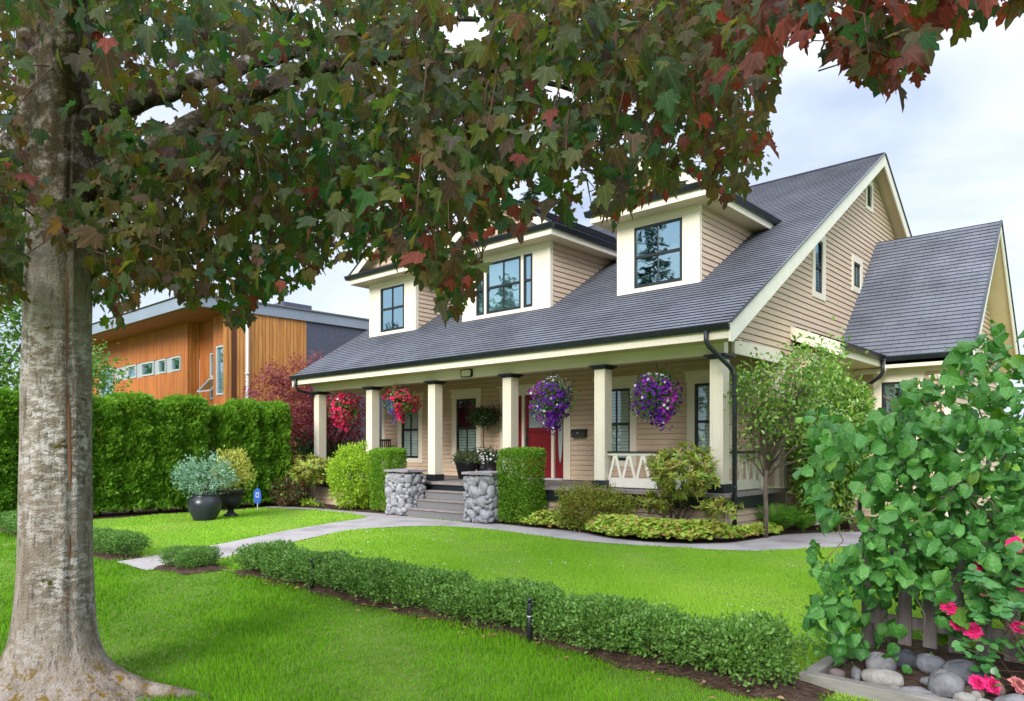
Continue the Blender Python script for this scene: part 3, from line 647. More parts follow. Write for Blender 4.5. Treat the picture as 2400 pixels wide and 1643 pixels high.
# ------------------------------------------------------------------ dormers
DY, EVZ = 1.5, 6.83                                       # face plane, eave gutter foot
def dormer(x0, x1, wins, label):
    W_ = Wall('x', DY, -1); zb = 4.98; cx = (x0+x1)/2; ov = .42; e0, e1 = x0-ov, x1+ov; fy = 1.02
    b = MB()
    hl = [(w_[0]-.002, w_[1]+.002, w_[2]-.002, w_[3]+.002) for w_ in wins]
    # flat cream board face with the window openings left out
    xs = sorted({x0, x1} | {v for h in hl for v in h[:2]})
    zs = sorted({zb, 6.53, 6.70} | {v for h in hl for v in h[2:]})
    for xa, xb in zip(xs[:-1], xs[1:]):
        for za, zc in zip(zs[:-1], zs[1:]):
            mx, mz = (xa+xb)/2, (za+zc)/2
            if any(h[0] < mx < h[1] and h[2] < mz < h[3] for h in hl): continue
            b.quad(W_.P(xa, 0, za), W_.P(xb, 0, za), W_.P(xb, 0, zc), W_.P(xa, 0, zc))
    W_.box(b, x0-.01, x1+.01, .001, .022, 6.56, 6.70)                # frieze
    W_.box(b, x0-.005, x1+.005, .001, .012, zb, zb+.13)
    for xa in (x0-.012, x1-.085): b.box(xa, xa+.097, DY-.016, DY+.10, zb+.0, 6.70)
    d = b.build('dormer', M['trim'], house); d['label'] = label
    for xs_, o_ in ((x1, 1), (x0, -1)): b = MB(); siding(b, Wall('y', xs_, o_), lambda z: (DY+.1, max(roofy(z)+.05, DY+.1)), 5.0, 6.70, (), .127); b.build('cheek_siding', M['siding'], d)
    for w_ in wins:
        o = window(d, W_, *w_[:4], mid=w_[4], bars=w_[5], trim=None, inside=w_[6], label=None, fw=.05)
        for ch in list(o.children): ch.parent = d                     # keep the tree at three levels
    # level eave round the box: soffit, fascia, gutter
    ye = roofy(EVZ+.05)
    b = MB(); b.box(e0+.02, e1-.02, fy+.03, DY, 6.70, 6.715); b.box(e0+.02, x0, DY, ye, 6.70, 6.715); b.box(x1, e1-.02, DY, ye, 6.70, 6.715); build_each(b, 'eave_soffit', M['soffit'], d)
    b = MB(); b.box(e0, e1, fy, fy+.028, 6.69, 6.84); b.box(e0, e0+.028, fy+.028, ye-.25, 6.69, 6.84); b.box(e1-.028, e1, fy+.028, ye-.25, 6.69, 6.84); build_each(b, 'eave_fascia', M['trim'], d)
    b = MB(); gutter(b, (e0-.10, fy-.001, EVZ), (e1+.10, fy-.001, EVZ), (0, -1, 0), .115); gutter(b, (e1+.001, fy+.0, EVZ), (e1+.001, ye-.02, EVZ), (1, 0, 0), .115); gutter(b, (e0-.001, fy+.0, EVZ), (e0-.001, ye-.02, EVZ), (-1, 0, 0), .115); build_each(b, 'dormer_gutter', M['black'], d)
    # pediment and its own gable roof
    ang = math.atan(RS); hz = 6.92; half = (e1-e0)/2+.03; rz = hz+half*RS
    b = MB(); py = DY-.12; siding(b, Wall('x', py, -1), lambda z: ((cx-half+.1+(z-hz)/RS, cx+half-.1-(z-hz)/RS) if (rz-.08-z) > 0 else None), hz-.02, rz-.1, (), .127); b.build('pediment', M['siding'], d)
    s0 = half/math.cos(ang); rx = fy-.0
    sl_ = lambda v: max(roofy(hz+v*math.sin(ang))+.12-rx, .02)
    slope('dormer_roof', (cx+half, rx, hz+.02), (0, 1, 0), (-math.cos(ang), 0, math.sin(ang)), (math.sin(ang), 0, math.cos(ang)), s0, lambda v: 0, sl_, M['roof'], d)
    slope('dormer_roof', (cx-half, rx, hz+.02), (0, 1, 0), (math.cos(ang), 0, math.sin(ang)), (-math.sin(ang), 0, math.cos(ang)), s0, lambda v: 0, sl_, M['roof'], d)
    b = MB(); b.prism([(cx-half, hz-.01), (cx, rz-.015), (cx+half, hz-.01), (cx+half-.08, hz-.02), (cx, rz-.12), (cx-half+.08, hz-.02)], 1, fy+.04, roofy(rz)-.6); b.build('roof_underlay', M['soffit'], d)
    b = MB()
    for s_ in (-1, 1): b.prism([(cx+s_*half, hz+.01), (cx, rz+.01), (cx, rz-.21), (cx+s_*(half-.36), hz+.01)], 1, fy-.0+.001*(s_ > 0), fy+.032+.001*(s_ > 0))
    build_each(b, 'dormer_rake', M['trim'], d)
    b = MB()
    for s_ in (-1, 1): b.bar((cx+s_*(half+.01), fy-.01, hz+.03), (cx, fy-.01, rz+.032), .05, .022, up=(0, 1, 0))
    build_each(b, 'dormer_drip_edge', M['black'], d)
    # small shingled apron at the foot of the pediment
    slope('apron', (e0, fy-.0, 6.935), (1, 0, 0), (0, .96, .28), (0, -.28, .96), .38, lambda v: v, lambda v: e1-e0-v, M['roof'], d)
    b = MB(); b.prism([(DY-.11, 4.93), (DY+.05, 5.05), (DY+.05, 4.99), (DY-.13, 4.90)], 0, x0-.03, x1+.03); b.build('flashing', M['mortar'], d)
dormer(-3.23, -1.21, [(-2.79, -1.61, 5.18, 6.52, 5.85, True, 'dark')], 'dormer with one large double sash near the gable end')
dormer(-8.26, -5.2, [(-7.36, -6.16, 5.18, 6.51, 5.85, True, 'curtain'), (-6.06, -5.77, 5.18, 6.51, 5.85, False, 'dark'), (-7.74, -7.46, 5.18, 6.51, 5.85, False, 'curtain')], 'wide middle dormer with three windows')
dormer(-12.4, -10.23, [(-11.86, -10.75, 5.18, 6.50, 5.85, True, 'dark')], 'far dormer with one double sash')

# ------------------------------------------------------------------ side bay and side wing
BAY = Wall('x', 3.3, -1)
b = MB(); siding(b, BAY, lambda z: (.1, .5), 0, 3.75, ()); b.build('bay_wall', M['siding'], house); b = MB(); siding(b, Wall('y', .5, 1), lambda z: (3.3, 6.25), 0, 3.66, [(3.9, 5.1, 1.2, 3.2)]); b.build('bay_wall', M['siding'], house)
b = MB(); BAY.box(b, .38, .52, -.0, .03, 0, 3.62); b.box(.501, .53, 3.33, 3.42, 0, 3.62); b.box(.501, .53, 6.14, 6.24, 0, 3.62); build_each(b, 'bay_corner_board', M['trim'], house)
window(house, Wall('y', .5, 1), 4.1, 4.9, 1.35, 3.05, 2.2, True, (3.88, 5.12, 1.18, 3.22), 'dark', 'glass', False, 'side window of the bay')
a_ = math.atan2(.45, 1.05); 
slope('bay_roof', (1.16, 2.98, 3.76), (0, 1, 0), (-math.cos(a_), 0, math.sin(a_)), (math.sin(a_), 0, math.cos(a_)), 1.12, lambda v: 0, lambda v: 3.1, M['roof'], house)
b = MB(); b.prism([(.1, 4.21), (1.15, 3.75), (1.15, 3.51), (1.06, 3.51), (.1, 3.93)], 1, 2.985, 3.02); b.build('bay_rake', M['trim'], house)
b = MB(); b.box(1.09, 1.12, 3.021, 5.95, 3.50, 3.68); b.build('bay_fascia', M['trim'], house)
b = MB(); b.box(.52, 1.088, 3.021, 6.2, 3.49, 3.505); b.build('bay_soffit', M['soffit'], house)
b = MB(); gutter(b, (1.122, 2.98, 3.64), (1.122, 5.86, 3.64), (1, 0, 0), .115); b.build('bay_gutter', M['black'], house)
b = MB(); b.tube([(1.18, 5.72, 3.65), (1.18, 5.72, 3.38), (1.12, 5.75, 3.28), (.62, 6.10, 3.02), (.57, 6.12, 2.9), (.57, 6.12, .1)], .04, 10); b.build('downspout', M['black'], house, smooth=True)
WX, WYF, WE, WEZ, WRY = 2.45, 6.25, 5.80, 3.66, 9.13
WS = 1.06; WA = math.atan(WS); WRZ = WEZ+(WRY-WE)*WS; WBY = 2*WRY-WE
WF, WG = Wall('x', WYF, -1), Wall('y', WX, 1)
b = MB(); siding(b, WF, lambda z: (.5, WX), 0, 3.60, [(.87, 1.87, 1.3, 3.35)]); b.build('wing_front_wall', M['siding'], house)
window(house, WF, 1.02, 1.75, 1.45, 3.17, 2.42, True, (.84, 1.92, 1.25, 3.38), 'dark', 'glass', False, 'side wing window behind the hazel')
def wr(z):
    y0 = max(WYF, WE+(z+.2-WEZ)/WS); y1 = min(2*WRY-WYF, 2*WRY-(WE+(z+.2-WEZ)/WS)); return (y0, y1) if y1 > y0 else None
b = MB(); siding(b, WG, wr, 0, WRZ-.22, [(WRY-.45, WRY+.4, 1.3, 3.0)]); b.build('wing_gable_wall', M['siding'], house)
b = MB(); WF.box(b, WX-.14, WX+.02, -.0, .034, 0, 3.6); WG.box(b, WYF+.002, WYF+.14, .0, .034, 0, 3.6); WF.box(b, .52, WX, .0, .03, 3.38, 3.6); build_each(b, 'wing_corner_board', M['trim'], house)
b = MB(); WG.box(b, WRY-.5, WRY+.45, -.01, .02, 1.25, 3.05); b.build('wing_side_window', M['trim'], house)
upv = (0, math.cos(WA), math.sin(WA)); wl_ = (WRY-WE)/math.cos(WA); wx1 = 2.95
wroof = slope('wing_roof', (.09, WE-.02, WEZ+.06), (1, 0, 0), upv, (0, -math.sin(WA), math.cos(WA)), wl_, lambda v: 0, lambda v: wx1-.09, M['roof'], house, row=.142)
slope('wing_rear_slope', (wx1, WBY+.02, WEZ+.06), (-1, 0, 0), (0, -math.cos(WA), math.sin(WA)), (0, math.sin(WA), math.cos(WA)), wl_, lambda v: 0, lambda v: wx1-.09, M['roof'], wroof)
b = MB()
for i in range(11): b.prism([(WRY-.16, WRZ-.10), (WRY, WRZ+.07), (WRY+.16, WRZ-.10), (WRY, WRZ+.04)], 0, .1+i*.26, .1+i*.26+.25)
b.build('wing_ridge_cap', M['roof'], wroof)
b = MB(); b.prism([(WE, WEZ), (WRY, WRZ+.03), (WBY, WEZ), (WBY, WEZ-.08), (WRY, WRZ-.17), (WE, WEZ-.12)], 0, .12, wx1-.02); b.build('wing_roof_deck', M['soffit'], house)
b = MB()
for s_ in (0, 1):
    f = (lambda y: y) if not s_ else (lambda y: 2*WRY-y)
    b.prism([(f(WE-.03), WEZ+.05), (WRY, WRZ+.05), (WRY, WRZ-.20), (f(WE+.10), WEZ-.22), (f(WE-.03), WEZ-.22)], 0, wx1-.018+.001*s_, wx1+.014+.001*s_)
build_each(b, 'wing_rake_board', M['white'], house)
b = MB()
for s_ in (-1, 1): b.bar((wx1+.02, WRY+s_*(WRY-WE+.03), WEZ+.075), (wx1+.02, WRY, WRZ+.08), .05, .022)
build_each(b, 'wing_drip_edge', M['black'], house)
b = MB(); b.box(1.2, wx1-.03, WE+.0, WE+.03, WEZ-.20, WEZ-.02); b.box(.5, 1.19, WE+.1, WE+.13, WEZ-.3, WEZ-.1); build_each(b, 'wing_fascia', M['trim'], house)
b = MB(); b.prism([(WE-.03, WEZ+.05), (WE+.14, WEZ+.05), (WE+.10, WEZ-.25), (WE-.03, WEZ-.25)], 0, 1.19, 1.215); b.build('fascia_end_board', M['white'], house)
b = MB(); gutter(b, (1.24, WE-.002, WEZ-.05), (wx1, WE-.002, WEZ-.05), (0, -1, 0), .115); b.build('wing_gutter', M['black'], house)
b = MB(); b.box(.52, wx1-.03, WE+.03, WYF, WEZ-.20, WEZ-.185); b.build('wing_soffit', M['soffit'], house)
b = MB(); b.box(2.10, 2.24, 6.17, 6.22, 3.18, 3.30); fl_ = b.build('floodlight', M['white'], house)
for dx in (-.09, .09):
    b = MB(); b.lathe([(.02, -.09), (.03, -.04), (.062, .05), (.06, .06)], (2.17+dx, 6.08, 3.2), 14); b.build('lamp_head', M['white'], fl_)
# ------------------------------------------------------------------ ground, path, beds, grass
def sheet(name, poly, z, m, kind='structure', lift=None):
    b = MB(); b.quad(*[(x, y, z) for x, y in poly]); o = b.build(name, m); return tag(o, kind=kind)
def catmull(P, n=8):
    P = [np.array(p, float) for p in P]; Q = [P[0]*2-P[1]]+P+[P[-1]*2-P[-2]]; o = []
    for i in range(1, len(Q)-2):
        for t in np.linspace(0, 1, n, endpoint=False):
            a, b_, c, d = Q[i-1:i+3]; o.append(.5*((2*b_)+(-a+c)*t+(2*a-5*b_+4*c-d)*t*t+(-a+3*b_-3*c+d)*t**3))
    o.append(P[-1]); return [tuple(p) for p in o]
b = MB(); b.box(-400, 400, -400, 400, -.5, -.012); tag(b.build('ground', M['G_base']), kind='structure')
near = catmull([(-4.0,-8.45),(-4.25,-7.44),(-4.80,-6.3),(-5.5,-5.0),(-5.95,-3.85),(-5.86,-2.85),(-5.3,-2.1),(-4.2,-1.9),(-2.9,-2.0),(-1.8,-2.08),(-.9,-2.0),(-.1,-1.82),(1.0,-1.40),(1.7,-.6),(2.3,.8),(3.2,2.6)])
bedr = catmull([(3.0,4.4),(2.2,3.4),(1.25,2.2),(.68,1.2),(.60,.4),(.45,-.55),(0,-1.1),(-.6,-1.36),(-1.4,-1.36),(-2.4,-1.0),(-3.6,-.92),(-4.6,-.90),(-5.4,-.9)])
bedl = [(-5.45,-1.14),(-7.55,-1.14),(-8.4,-1.05),(-9.6,-1.16),(-11.2,-1.22),(-12.9,-1.7)]
far = catmull([(-12.95,-2.15),(-11.1,-1.62),(-9.3,-1.60),(-8.3,-1.72),(-7.86,-2.1),(-7.55,-3.1),(-6.85,-4.73),(-5.85,-6.6),(-5.35,-7.7),(-5.1,-8.45)])
PATH = near+bedr+bedl+far
sheet('front_path', PATH, .0, M['concrete'])
BED = catmull([(2.9,4.4),(2.15,3.4),(1.22,2.2),(.66,1.2),(.58,.4),(.43,-.55),(0,-1.1),(-.6,-1.36),(-1.4,-1.36),(-2.4,-1.0),(-3.6,-.92),(-4.6,-.90),(-4.7,-.3)])+[(-4.7,-.1),(.3,-.1),(.3,4.4)]
sheet('flower_bed_soil', BED, .004, M['soil'])
BEDL = [(-8.3,-.2),(-8.3,-1.04),(-9.6,-1.15),(-11.2,-1.21),(-12.9,-1.68),(-13.6,-2.4),(-14.6,-2.4),(-14.6,2.4),(-13.3,2.4),(-13.3,-.2)]
sheet('flower_bed_soil', BEDL, .004, M['soil'])
# the strip of bare earth under the low hedge has a lumpy surface
def earth(name, x0, x1, y0, y1, seed):
    r = np.random.default_rng(seed); nx, ny = int((x1-x0)/.09), 12; b = MB(); g = {}
    for i in range(nx+1):
        for j in range(ny+1):
            u = i/nx; v = j/ny; ed = min(v, 1-v, u*6, (1-u)*6)
            wob = .05*math.sin(i*.7+seed)+.03*math.sin(i*1.9)
            g[i, j] = len(b.v); b.v.append((x0+(x1-x0)*u, y0+(y1-y0)*v+wob*(1 if v < .5 else -1), -.004+min(ed*3, 1)*(.03+.03*r.random())))
    for i in range(nx):
        for j in range(ny): b.f.append((g[i,j], g[i+1,j], g[i+1,j+1], g[i,j+1])); b.m.append(0)
    return tag(b.build(name, M['soil'], smooth=True), kind='structure')
earth('hedge_bed_soil', -3.15, 4.4, -7.82, -7.15, 1); earth('hedge_bed_soil', -4.3, -3.3, -8.3, -7.6, 2); earth('hedge_bed_soil', -11.5, -5.2, -8.55, -7.95, 3)
sheet('hedge_bed_soil', [(-14.2,-13),(-12.25,-13),(-12.3,-6.5),(-12.45,-3),(-12.7,-1.9),(-14.2,-1.9)], .002, M['soil'])
def inside(P, poly):
    x, y = P[:,0], P[:,1]; c = np.zeros(len(P), bool); n = len(poly)
    for i in range(n):
        (x1, y1), (x2, y2) = poly[i], poly[(i+1) % n]
        if y1 == y2: continue
        k = ((y1 > y) != (y2 > y)) & (x < (x2-x1)*(y-y1)/(y2-y1)+x1); c ^= k
    return c
def grass(name, region, n, h, wid, m, rej, kmin=4.0, lean=.5, seed=3, power=1.0):
    r = np.random.default_rng(seed); x0, x1, y0, y1 = region; Q = []
    while sum(map(len, Q)) < n:
        p = np.column_stack([r.uniform(x0, x1, 400000), r.uniform(y0, y1, 400000)])
        d = np.hypot(p[:,0]-CAM[0], p[:,1]-CAM[1]); p = p[r.random(len(p)) < np.minimum(1, (kmin/d))**(1.6*power)]
        k = np.ones(len(p), bool)
        for f in rej: k &= ~f(p)
        Q.append(p[k])
    p = np.concatenate(Q)[:n]; d = np.hypot(p[:,0]-CAM[0], p[:,1]-CAM[1]); s = np.clip(d/6, .8, 2.4)
    # slow swells in blade height (mower passes, thicker tufts)
    sw = .72+.75*np.sin(p[:,0]*1.35+p[:,1]*2.6+.8*np.sin(p[:,0]*.6))*.5+.22*lumpf(np.column_stack([p, p[:,:1]*0]), 5, 1.2)+.18*lumpf(np.column_stack([p, p[:,:1]*0]), 8, 5.0)
    H = h*np.clip(sw, .35, 1.5)*r.uniform(.6, 1.25, n); a = r.uniform(0, 6.283, n); ln = r.uniform(.1, lean, n)
    P = np.column_stack([p, np.full(n, -.01)]); Az = np.column_stack([np.cos(a)*ln, np.sin(a)*ln, np.ones(n)])
    Nz = np.column_stack([np.cos(a+1.3), np.sin(a+1.3), np.zeros(n)])
    T = ([(-.5,0,0),(.5,0,0),(.32,.55,-.05),(0,1,-.22),(-.32,.55,-.05)], [(0,1,2,4),(4,2,3)])
    o = leaves(name, P, Az, Nz, H, T, m, None, None, (0, 0, 0), wide=wid*s/H)
    return tag(o, 'grass', 'grass', None, 'stuff')
box = lambda x0, x1, y0, y1: (lambda p: (p[:,0] > x0) & (p[:,0] < x1) & (p[:,1] > y0) & (p[:,1] < y1))
inp = lambda poly: (lambda p: inside(p, poly))
hedge_rej = [box(-3.1, 4.35, -7.74, -7.22), box(-4.25, -3.33, -8.24, -7.66), box(-11.4, -5.25, -8.5, -8.0), inp(PATH), inp(BED), inp(BEDL), box(4.15, 9, -7.35, -5.9), box(-14.2, -12.25, -13, -1.9)]
beyond = lambda p: (p[:,1] > -7.55)
yard = grass('yard_grass', (-12.6, 9, -8.4, 3.6), 330000, .042, .0075, M['G_yard'], hedge_rej+[lambda p: p[:,1] < -7.5-(p[:,0] < -4)*.5, lambda p: (p[:,0] < 1.2) & (p[:,1] > -.9), lambda p: (p[:,0] > -9.6) & (p[:,0] < -5.3) & (p[:,1] > -1.1)], 7.0, seed=3)
yard['label'] = 'light green mown lawn between the low hedge and the porch beds'
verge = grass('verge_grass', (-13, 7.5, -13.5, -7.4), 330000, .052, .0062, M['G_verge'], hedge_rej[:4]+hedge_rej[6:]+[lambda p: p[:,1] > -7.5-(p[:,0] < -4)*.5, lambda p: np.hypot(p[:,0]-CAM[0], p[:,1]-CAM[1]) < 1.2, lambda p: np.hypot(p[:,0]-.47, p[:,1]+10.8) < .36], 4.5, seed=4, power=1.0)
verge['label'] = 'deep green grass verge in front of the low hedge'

# ------------------------------------------------------------------ plants: builders
def stems(name, base, tips, m, parent, r0=.016, seg=5, wob=.06, seed=0, smooth=True):
    r = np.random.default_rng(seed); b = MB()
    for t in tips:
        t = np.array(t, float); c = np.array(base, float)+np.append(r.normal(size=2)*.03, 0); pts, rad = [], []
        for i in range(seg+1):
            u = i/seg; pts.append(c*(1-u)+t*u+np.array([0, 0, .12*math.sin(u*math.pi)*np.linalg.norm(t-c)*.5])+r.normal(size=3)*wob*math.sin(u*math.pi)); rad.append(r0*(1-.75*u))
        b.tube(pts, rad, 5)
    return b.build(name, m, parent, smooth)
def shrub(name, label, cat, base, c, rad, n, size, tmpl, m, seed, shell=.4, lump=.2, freq=3.5, k=6, spread=.05, up=.35, group=None, stem='twig', nst=7, zmin=.04, jitter=.9, r0=.014, parent=None, zp=1.0):
    r = np.random.default_rng(seed)
    root = parent or empty(name, base, label, cat, group)
    P, D = blob(max(n//k, 4), c, rad, shell, lump, seed, freq, zmin, r)
    P, D = clump(P, D, k, spread, r); kk = P[:,2] > zmin; P, D = P[kk], D[kk]; nn2 = len(P)
    A = D+np.array([0, 0, up])+r.normal(size=(nn2, 3))*jitter*.7
    N = D*.7+np.array([0, 0, .9])+r.normal(size=(nn2, 3))*jitter
    leaves('foliage', P, A, N, size*r.uniform(.65, 1.25, nn2), tmpl, m, root)
    if nst:
        T, _ = blob(nst, c, [q*.75 for q in rad], .3, .1, seed+1, 3, None, r); stems('stems', base, T, M[stem], root, r0, seed=seed)
    return root
def boxblock(name, m, x0, x1, y0, y1, z0, z1, n, size, tmpl, root, seed, rnd=.12, depth=.12, lump=.05, up=.5):
    """clipped block of leaves: points through the outer skin of a rounded box"""
    r = np.random.default_rng(seed); sx, sy, sz = x1-x0, y1-y0, z1-z0
    ar = np.array([sy*sz, sy*sz, sx*sz, sx*sz, sx*sy*1.3]); f = r.choice(5, n, p=ar/ar.sum()); u = r.uniform(0, 1, (n, 3))
    Nn = np.array([(-1,0,0),(1,0,0),(0,-1,0),(0,1,0),(0,0,1)], float)[f]
    for i, (ax, v) in enumerate(((0,0),(0,1),(1,0),(1,1),(2,1))): u[f == i, ax] = v
    P = np.array([x0, y0, z0])+u*np.array([sx, sy, sz]); c = np.array([(x0+x1)/2, (y0+y1)/2, (z0+z1)/2]); hs = np.array([sx, sy, sz])/2
    q = P-c; core = np.clip(q, -(hs-rnd), hs-rnd); core[:,2] = np.clip(q[:,2], -hs[2], hs[2]-rnd); dd = q-core; l = np.linalg.norm(dd, axis=1); kz = l > rnd
    dd[kz] *= (rnd/l[kz])[:,None]; P = c+core+dd
    D = unit(dd+Nn*.3); P = P+D*(lump*lumpf(P*1.0, seed, 7)-depth*r.random(n)**1.5)[:,None]
    A = D+np.array([0, 0, up])+r.normal(size=(n, 3))*.6; N = D*.8+np.array([0, 0, .6])+r.normal(size=(n, 3))*.8
    return leaves('foliage', P, A, N, size*r.uniform(.6, 1.3, n), tmpl, m, root)

# ------------------------------------------------------------------ clipped box blocks by the steps
def block(cx, cy, sx, sy, h, label, seed):
    root = empty('clipped_box_shrub', (cx, cy, 0), label, 'shrub', 'clipped box blocks beside the steps')
    boxblock('foliage', M['L_boxb'], cx-sx/2, cx+sx/2, cy-sy/2, cy+sy/2, .06, h, 17000, .046, T_SMALL, root, seed, .10, .16, .035)
    r = np.random.default_rng(seed); stems('stems', (cx, cy, 0), [(cx+r.uniform(-.3,.3), cy+r.uniform(-.25,.25), r.uniform(.5, h-.3)) for _ in range(14)], M['twig'], root, .018, seed=seed)
block(-8.80, -.62, .78, .66, 1.60, 'square clipped box shrub left of the porch steps, behind a stone pier', 11)
block(-4.28, -.60, .82, .72, 1.60, 'square clipped box shrub right of the porch steps', 12)

# ------------------------------------------------------------------ low boxwood hedge, plant by plant
protos = []
for v in range(4):
    r = np.random.default_rng(50+v); root = empty('boxwood_plant', (0, -60, 0), 'small boxwood plant in the low hedge', 'shrub', 'boxwood plants in the low clipped hedge')
    P, D = blob(620, (0, -60, .25), (.33, .33, .22), .55, .22, 50+v, 4, .05, r); P, D = clump(P, D, 7, .028, r); n = len(P); P[:,2] = np.where(P[:,2] > .40, .40+(P[:,2]-.40)*.45, P[:,2])
    leaves('foliage', P, D*.8+np.array([0, 0, .6])+r.normal(size=(n, 3))*.6, D*.6+np.array([0, 0, .8])+r.normal(size=(n, 3))*.8, .037*r.uniform(.6, 1.25, n), T_SMALL, M['L_box'], root)
    stems('stems', (0, -60, -.02), [(r.uniform(-.2,.2), -60+r.uniform(-.2,.2), r.uniform(.2, .36)) for _ in range(9)], M['twig'], root, .009, seed=v)
    protos.append(root)
spots = [(-2.74+.392*i, -7.53+.03*math.sin(i*1.7)) for i in range(18)]
spots = [s_ for i, s_ in enumerate(spots)]
clus = [(-4.0, -8.02, .72), (-3.62, -7.98, .70), (-3.8, -7.78, .66), (-5.55, -8.12, .95), (-5.9, -8.2, .9), (-6.35, -8.25, .9), (-6.8, -8.28, .9), (-7.4, -8.3, .95), (-9.3, -8.3, 1.0), (-9.9, -8.32, 1.05), (-10.5, -8.32, 1.0)]
used = set()
HL = 'small-leaved boxwood plant grown into its neighbours in the long low hedge'
for i, (x, y, s_) in enumerate([(a, b_, .94+.12*((i*37) % 10)/10) for i, (a, b_) in enumerate(spots)]+clus):
    v = (i*3+i//4) % 4; o = protos[v] if v not in used else copy_tree(protos[v]); used.add(v)
    o.location = (x, y, 0); o.rotation_euler = (0, 0, i*1.13); o.scale = (s_, s_, s_*(.86+.05*math.sin(i*2.3)))
    o['group'] = 'boxwood plants in the long low hedge' if i < 18 else 'boxwood plants left of the front path'
    o['label'] = HL if i < 18 else ('boxwood plant in the clump of three beside the front path' if i < 21 else 'boxwood plant in the loose row near the maple trunk')
protos[0]['label'] = HL

# ------------------------------------------------------------------ tall cedar hedge on the left boundary
TH = []
for v in range(3):
    r = np.random.default_rng(70+v); root = empty('hedge_cedar', (0, -70, 0), 'tall cedar in the clipped boundary hedge', 'hedge tree', 'cedars in the tall boundary hedge'); n = 13500
    z = r.uniform(.03, 1, n)**.9*2.9; a = r.uniform(0, 6.283, n)
    rr = np.where(z < 2.55, 1, np.sqrt(np.clip(1-((z-2.55)/.37)**4, .03, 1)))
    rx, ry = .56, .50; lump = 1+.05*np.sin(a*5+z*3.1+v)+.05*np.sin(a*3-z*7+v*2)+.05*np.sin(z*13+a*2)
    dep = 1-.34*r.random(n)**1.6
    D = np.column_stack([np.cos(a), np.sin(a), np.zeros(n)]); P = np.column_stack([np.cos(a)*rx*rr*lump*dep, -70+np.sin(a)*ry*rr*lump*dep, z])
    A = D*.75+np.array([0, 0, .55])+r.normal(size=(n, 3))*.5; N = np.cross(D, [0, 0, 1])*r.uniform(-1, 1, (n, 1))*1.2+D*.5+r.normal(size=(n, 3))*.4
    leaves('foliage', P, A, N, .125*r.uniform(.55, 1.35, n), T_SPRAY, M['L_thuja'], root)
    b = MB(); b.tube([(0, -70, 0), (.02, -70, 1.2), (0, -70.02, 2.5)], [.05, .04, .015], 7); b.build('trunk', M['twig'], root, True)
    TH.append(root)
hy = [-9.7,-8.95,-8.2,-7.45,-6.72,-6.0,-5.28,-4.60,-3.95,-2.88,-2.36,-1.9,-1.4]; used = set()
for i, y in enumerate(hy):
    v = (i*2+1) % 3; o = TH[v] if v not in used else copy_tree(TH[v]); used.add(v)
    o.location = (-13.05+.04*math.sin(i*2.1)-(.10 if i > 8 else 0), y, 0); o.rotation_euler = (0, 0, (i % 2)*math.pi); s_ = 1 if i < 9 else .78
    o.scale = (1, s_, .985+.03*math.sin(i*3.3)+(.0 if i < 9 else -.012))
    if i < 9: o['label'] = 'cedar merged into the long block of the tall boundary hedge'
    else: o['label'] = 'slimmer cedar in the short row between hedge gap and red maple'; o['group'] = 'slim cedars past the hedge gap'
# ------------------------------------------------------------------ shrubs in the beds
shrub('azalea_shrub', 'bright lime green azalea mounded left of the steps', 'shrub', (-10.2,-.62,0), (-10.2,-.66,.86), (.78,.62,.86), 11000, .068, T_OVATE, M['L_azalea'], 21, .45, .16, 4, 7, .05, .4)
def whorled(name, label, base, c, rad, n, size, m, seed, lump=.25, nst=12, extra=(), r0=.016, stem='twig', cat='shrub', zmin=.1, group=None):
    r = np.random.default_rng(seed); root = empty(name, base, label, cat, group)
    P, D = blob(n, c, rad, .5, lump, seed, 3.5, zmin, r)
    for e_c, e_r, e_n in extra:
        p2, d2 = blob(e_n, e_c, e_r, .5, lump, seed+5, 4, zmin, r); P = np.concatenate([P, p2]); D = np.concatenate([D, d2])
    ax = unit(D*.7+np.array([0, 0, .9])+r.normal(size=D.shape)*.35); k = 11
    u = unit(np.cross(ax, rand_dir(len(ax), r))); w_ = np.cross(ax, u); Q, A, N = [], [], []
    for i in range(k):
        a = 2*math.pi*i/k*1.6+r.uniform(-.2, .2, len(ax)); s_ = u*np.cos(a)[:,None]+w_*np.sin(a)[:,None]; e_ = r.uniform(.1, 1.1, (len(ax), 1))
        Q.append(P-ax*.02*(i % 3)); A.append(s_+ax*e_); N.append(ax-s_*.4)
    Q, A, N = map(np.concatenate, (Q, A, N)); leaves('foliage', Q, A, N, size*r.uniform(.7, 1.25, len(Q)), T_LANCE, m, root, wide=1.25)
    T = P[r.choice(len(P), min(nst, len(P)), False)]; stems('stems', base, T, M[stem], root, r0, seed=seed); return root
whorled('pieris_shrub', 'yellow-green pieris with bare lower stems in front of the last porch column', (-12.2,-.75,0), (-12.25,-.7,1.0), (.88,.62,.42), 280, .125, M['L_pieris'], 22)
whorled('pieris_shrub', 'open yellow-green pieris with orange tips in front of the porch railing', (-.62,-.60,0), (-.5,-.58,1.22), (.66,.50,.46), 280, .125, M['L_pieris'], 23, .25, 18, [((.28,-.62,.58), (.42,.25,.16), 34), ((-.9,-.6,.62), (.4,.25,.2), 40)])
shrub('photinia_shrub', 'dark shrub with red new growth behind the yellow potted plant', 'shrub', (-13.3,-1.5,0), (-13.25,-1.45,.68), (.62,.75,.66), 2600, .095, T_OVATE, M['L_photinia'], 24, .4, .22, 4, 7, .06, .5)
shrub('photinia_shrub', 'low red-leaved shrub beside the small blue stake sign', 'shrub', (-12.35,-1.5,0), (-12.45,-1.4,.36), (.62,.42,.34), 1500, .085, T_OVATE, M['L_photinia'], 25, .4, .22, 4, 7, .06, .5)
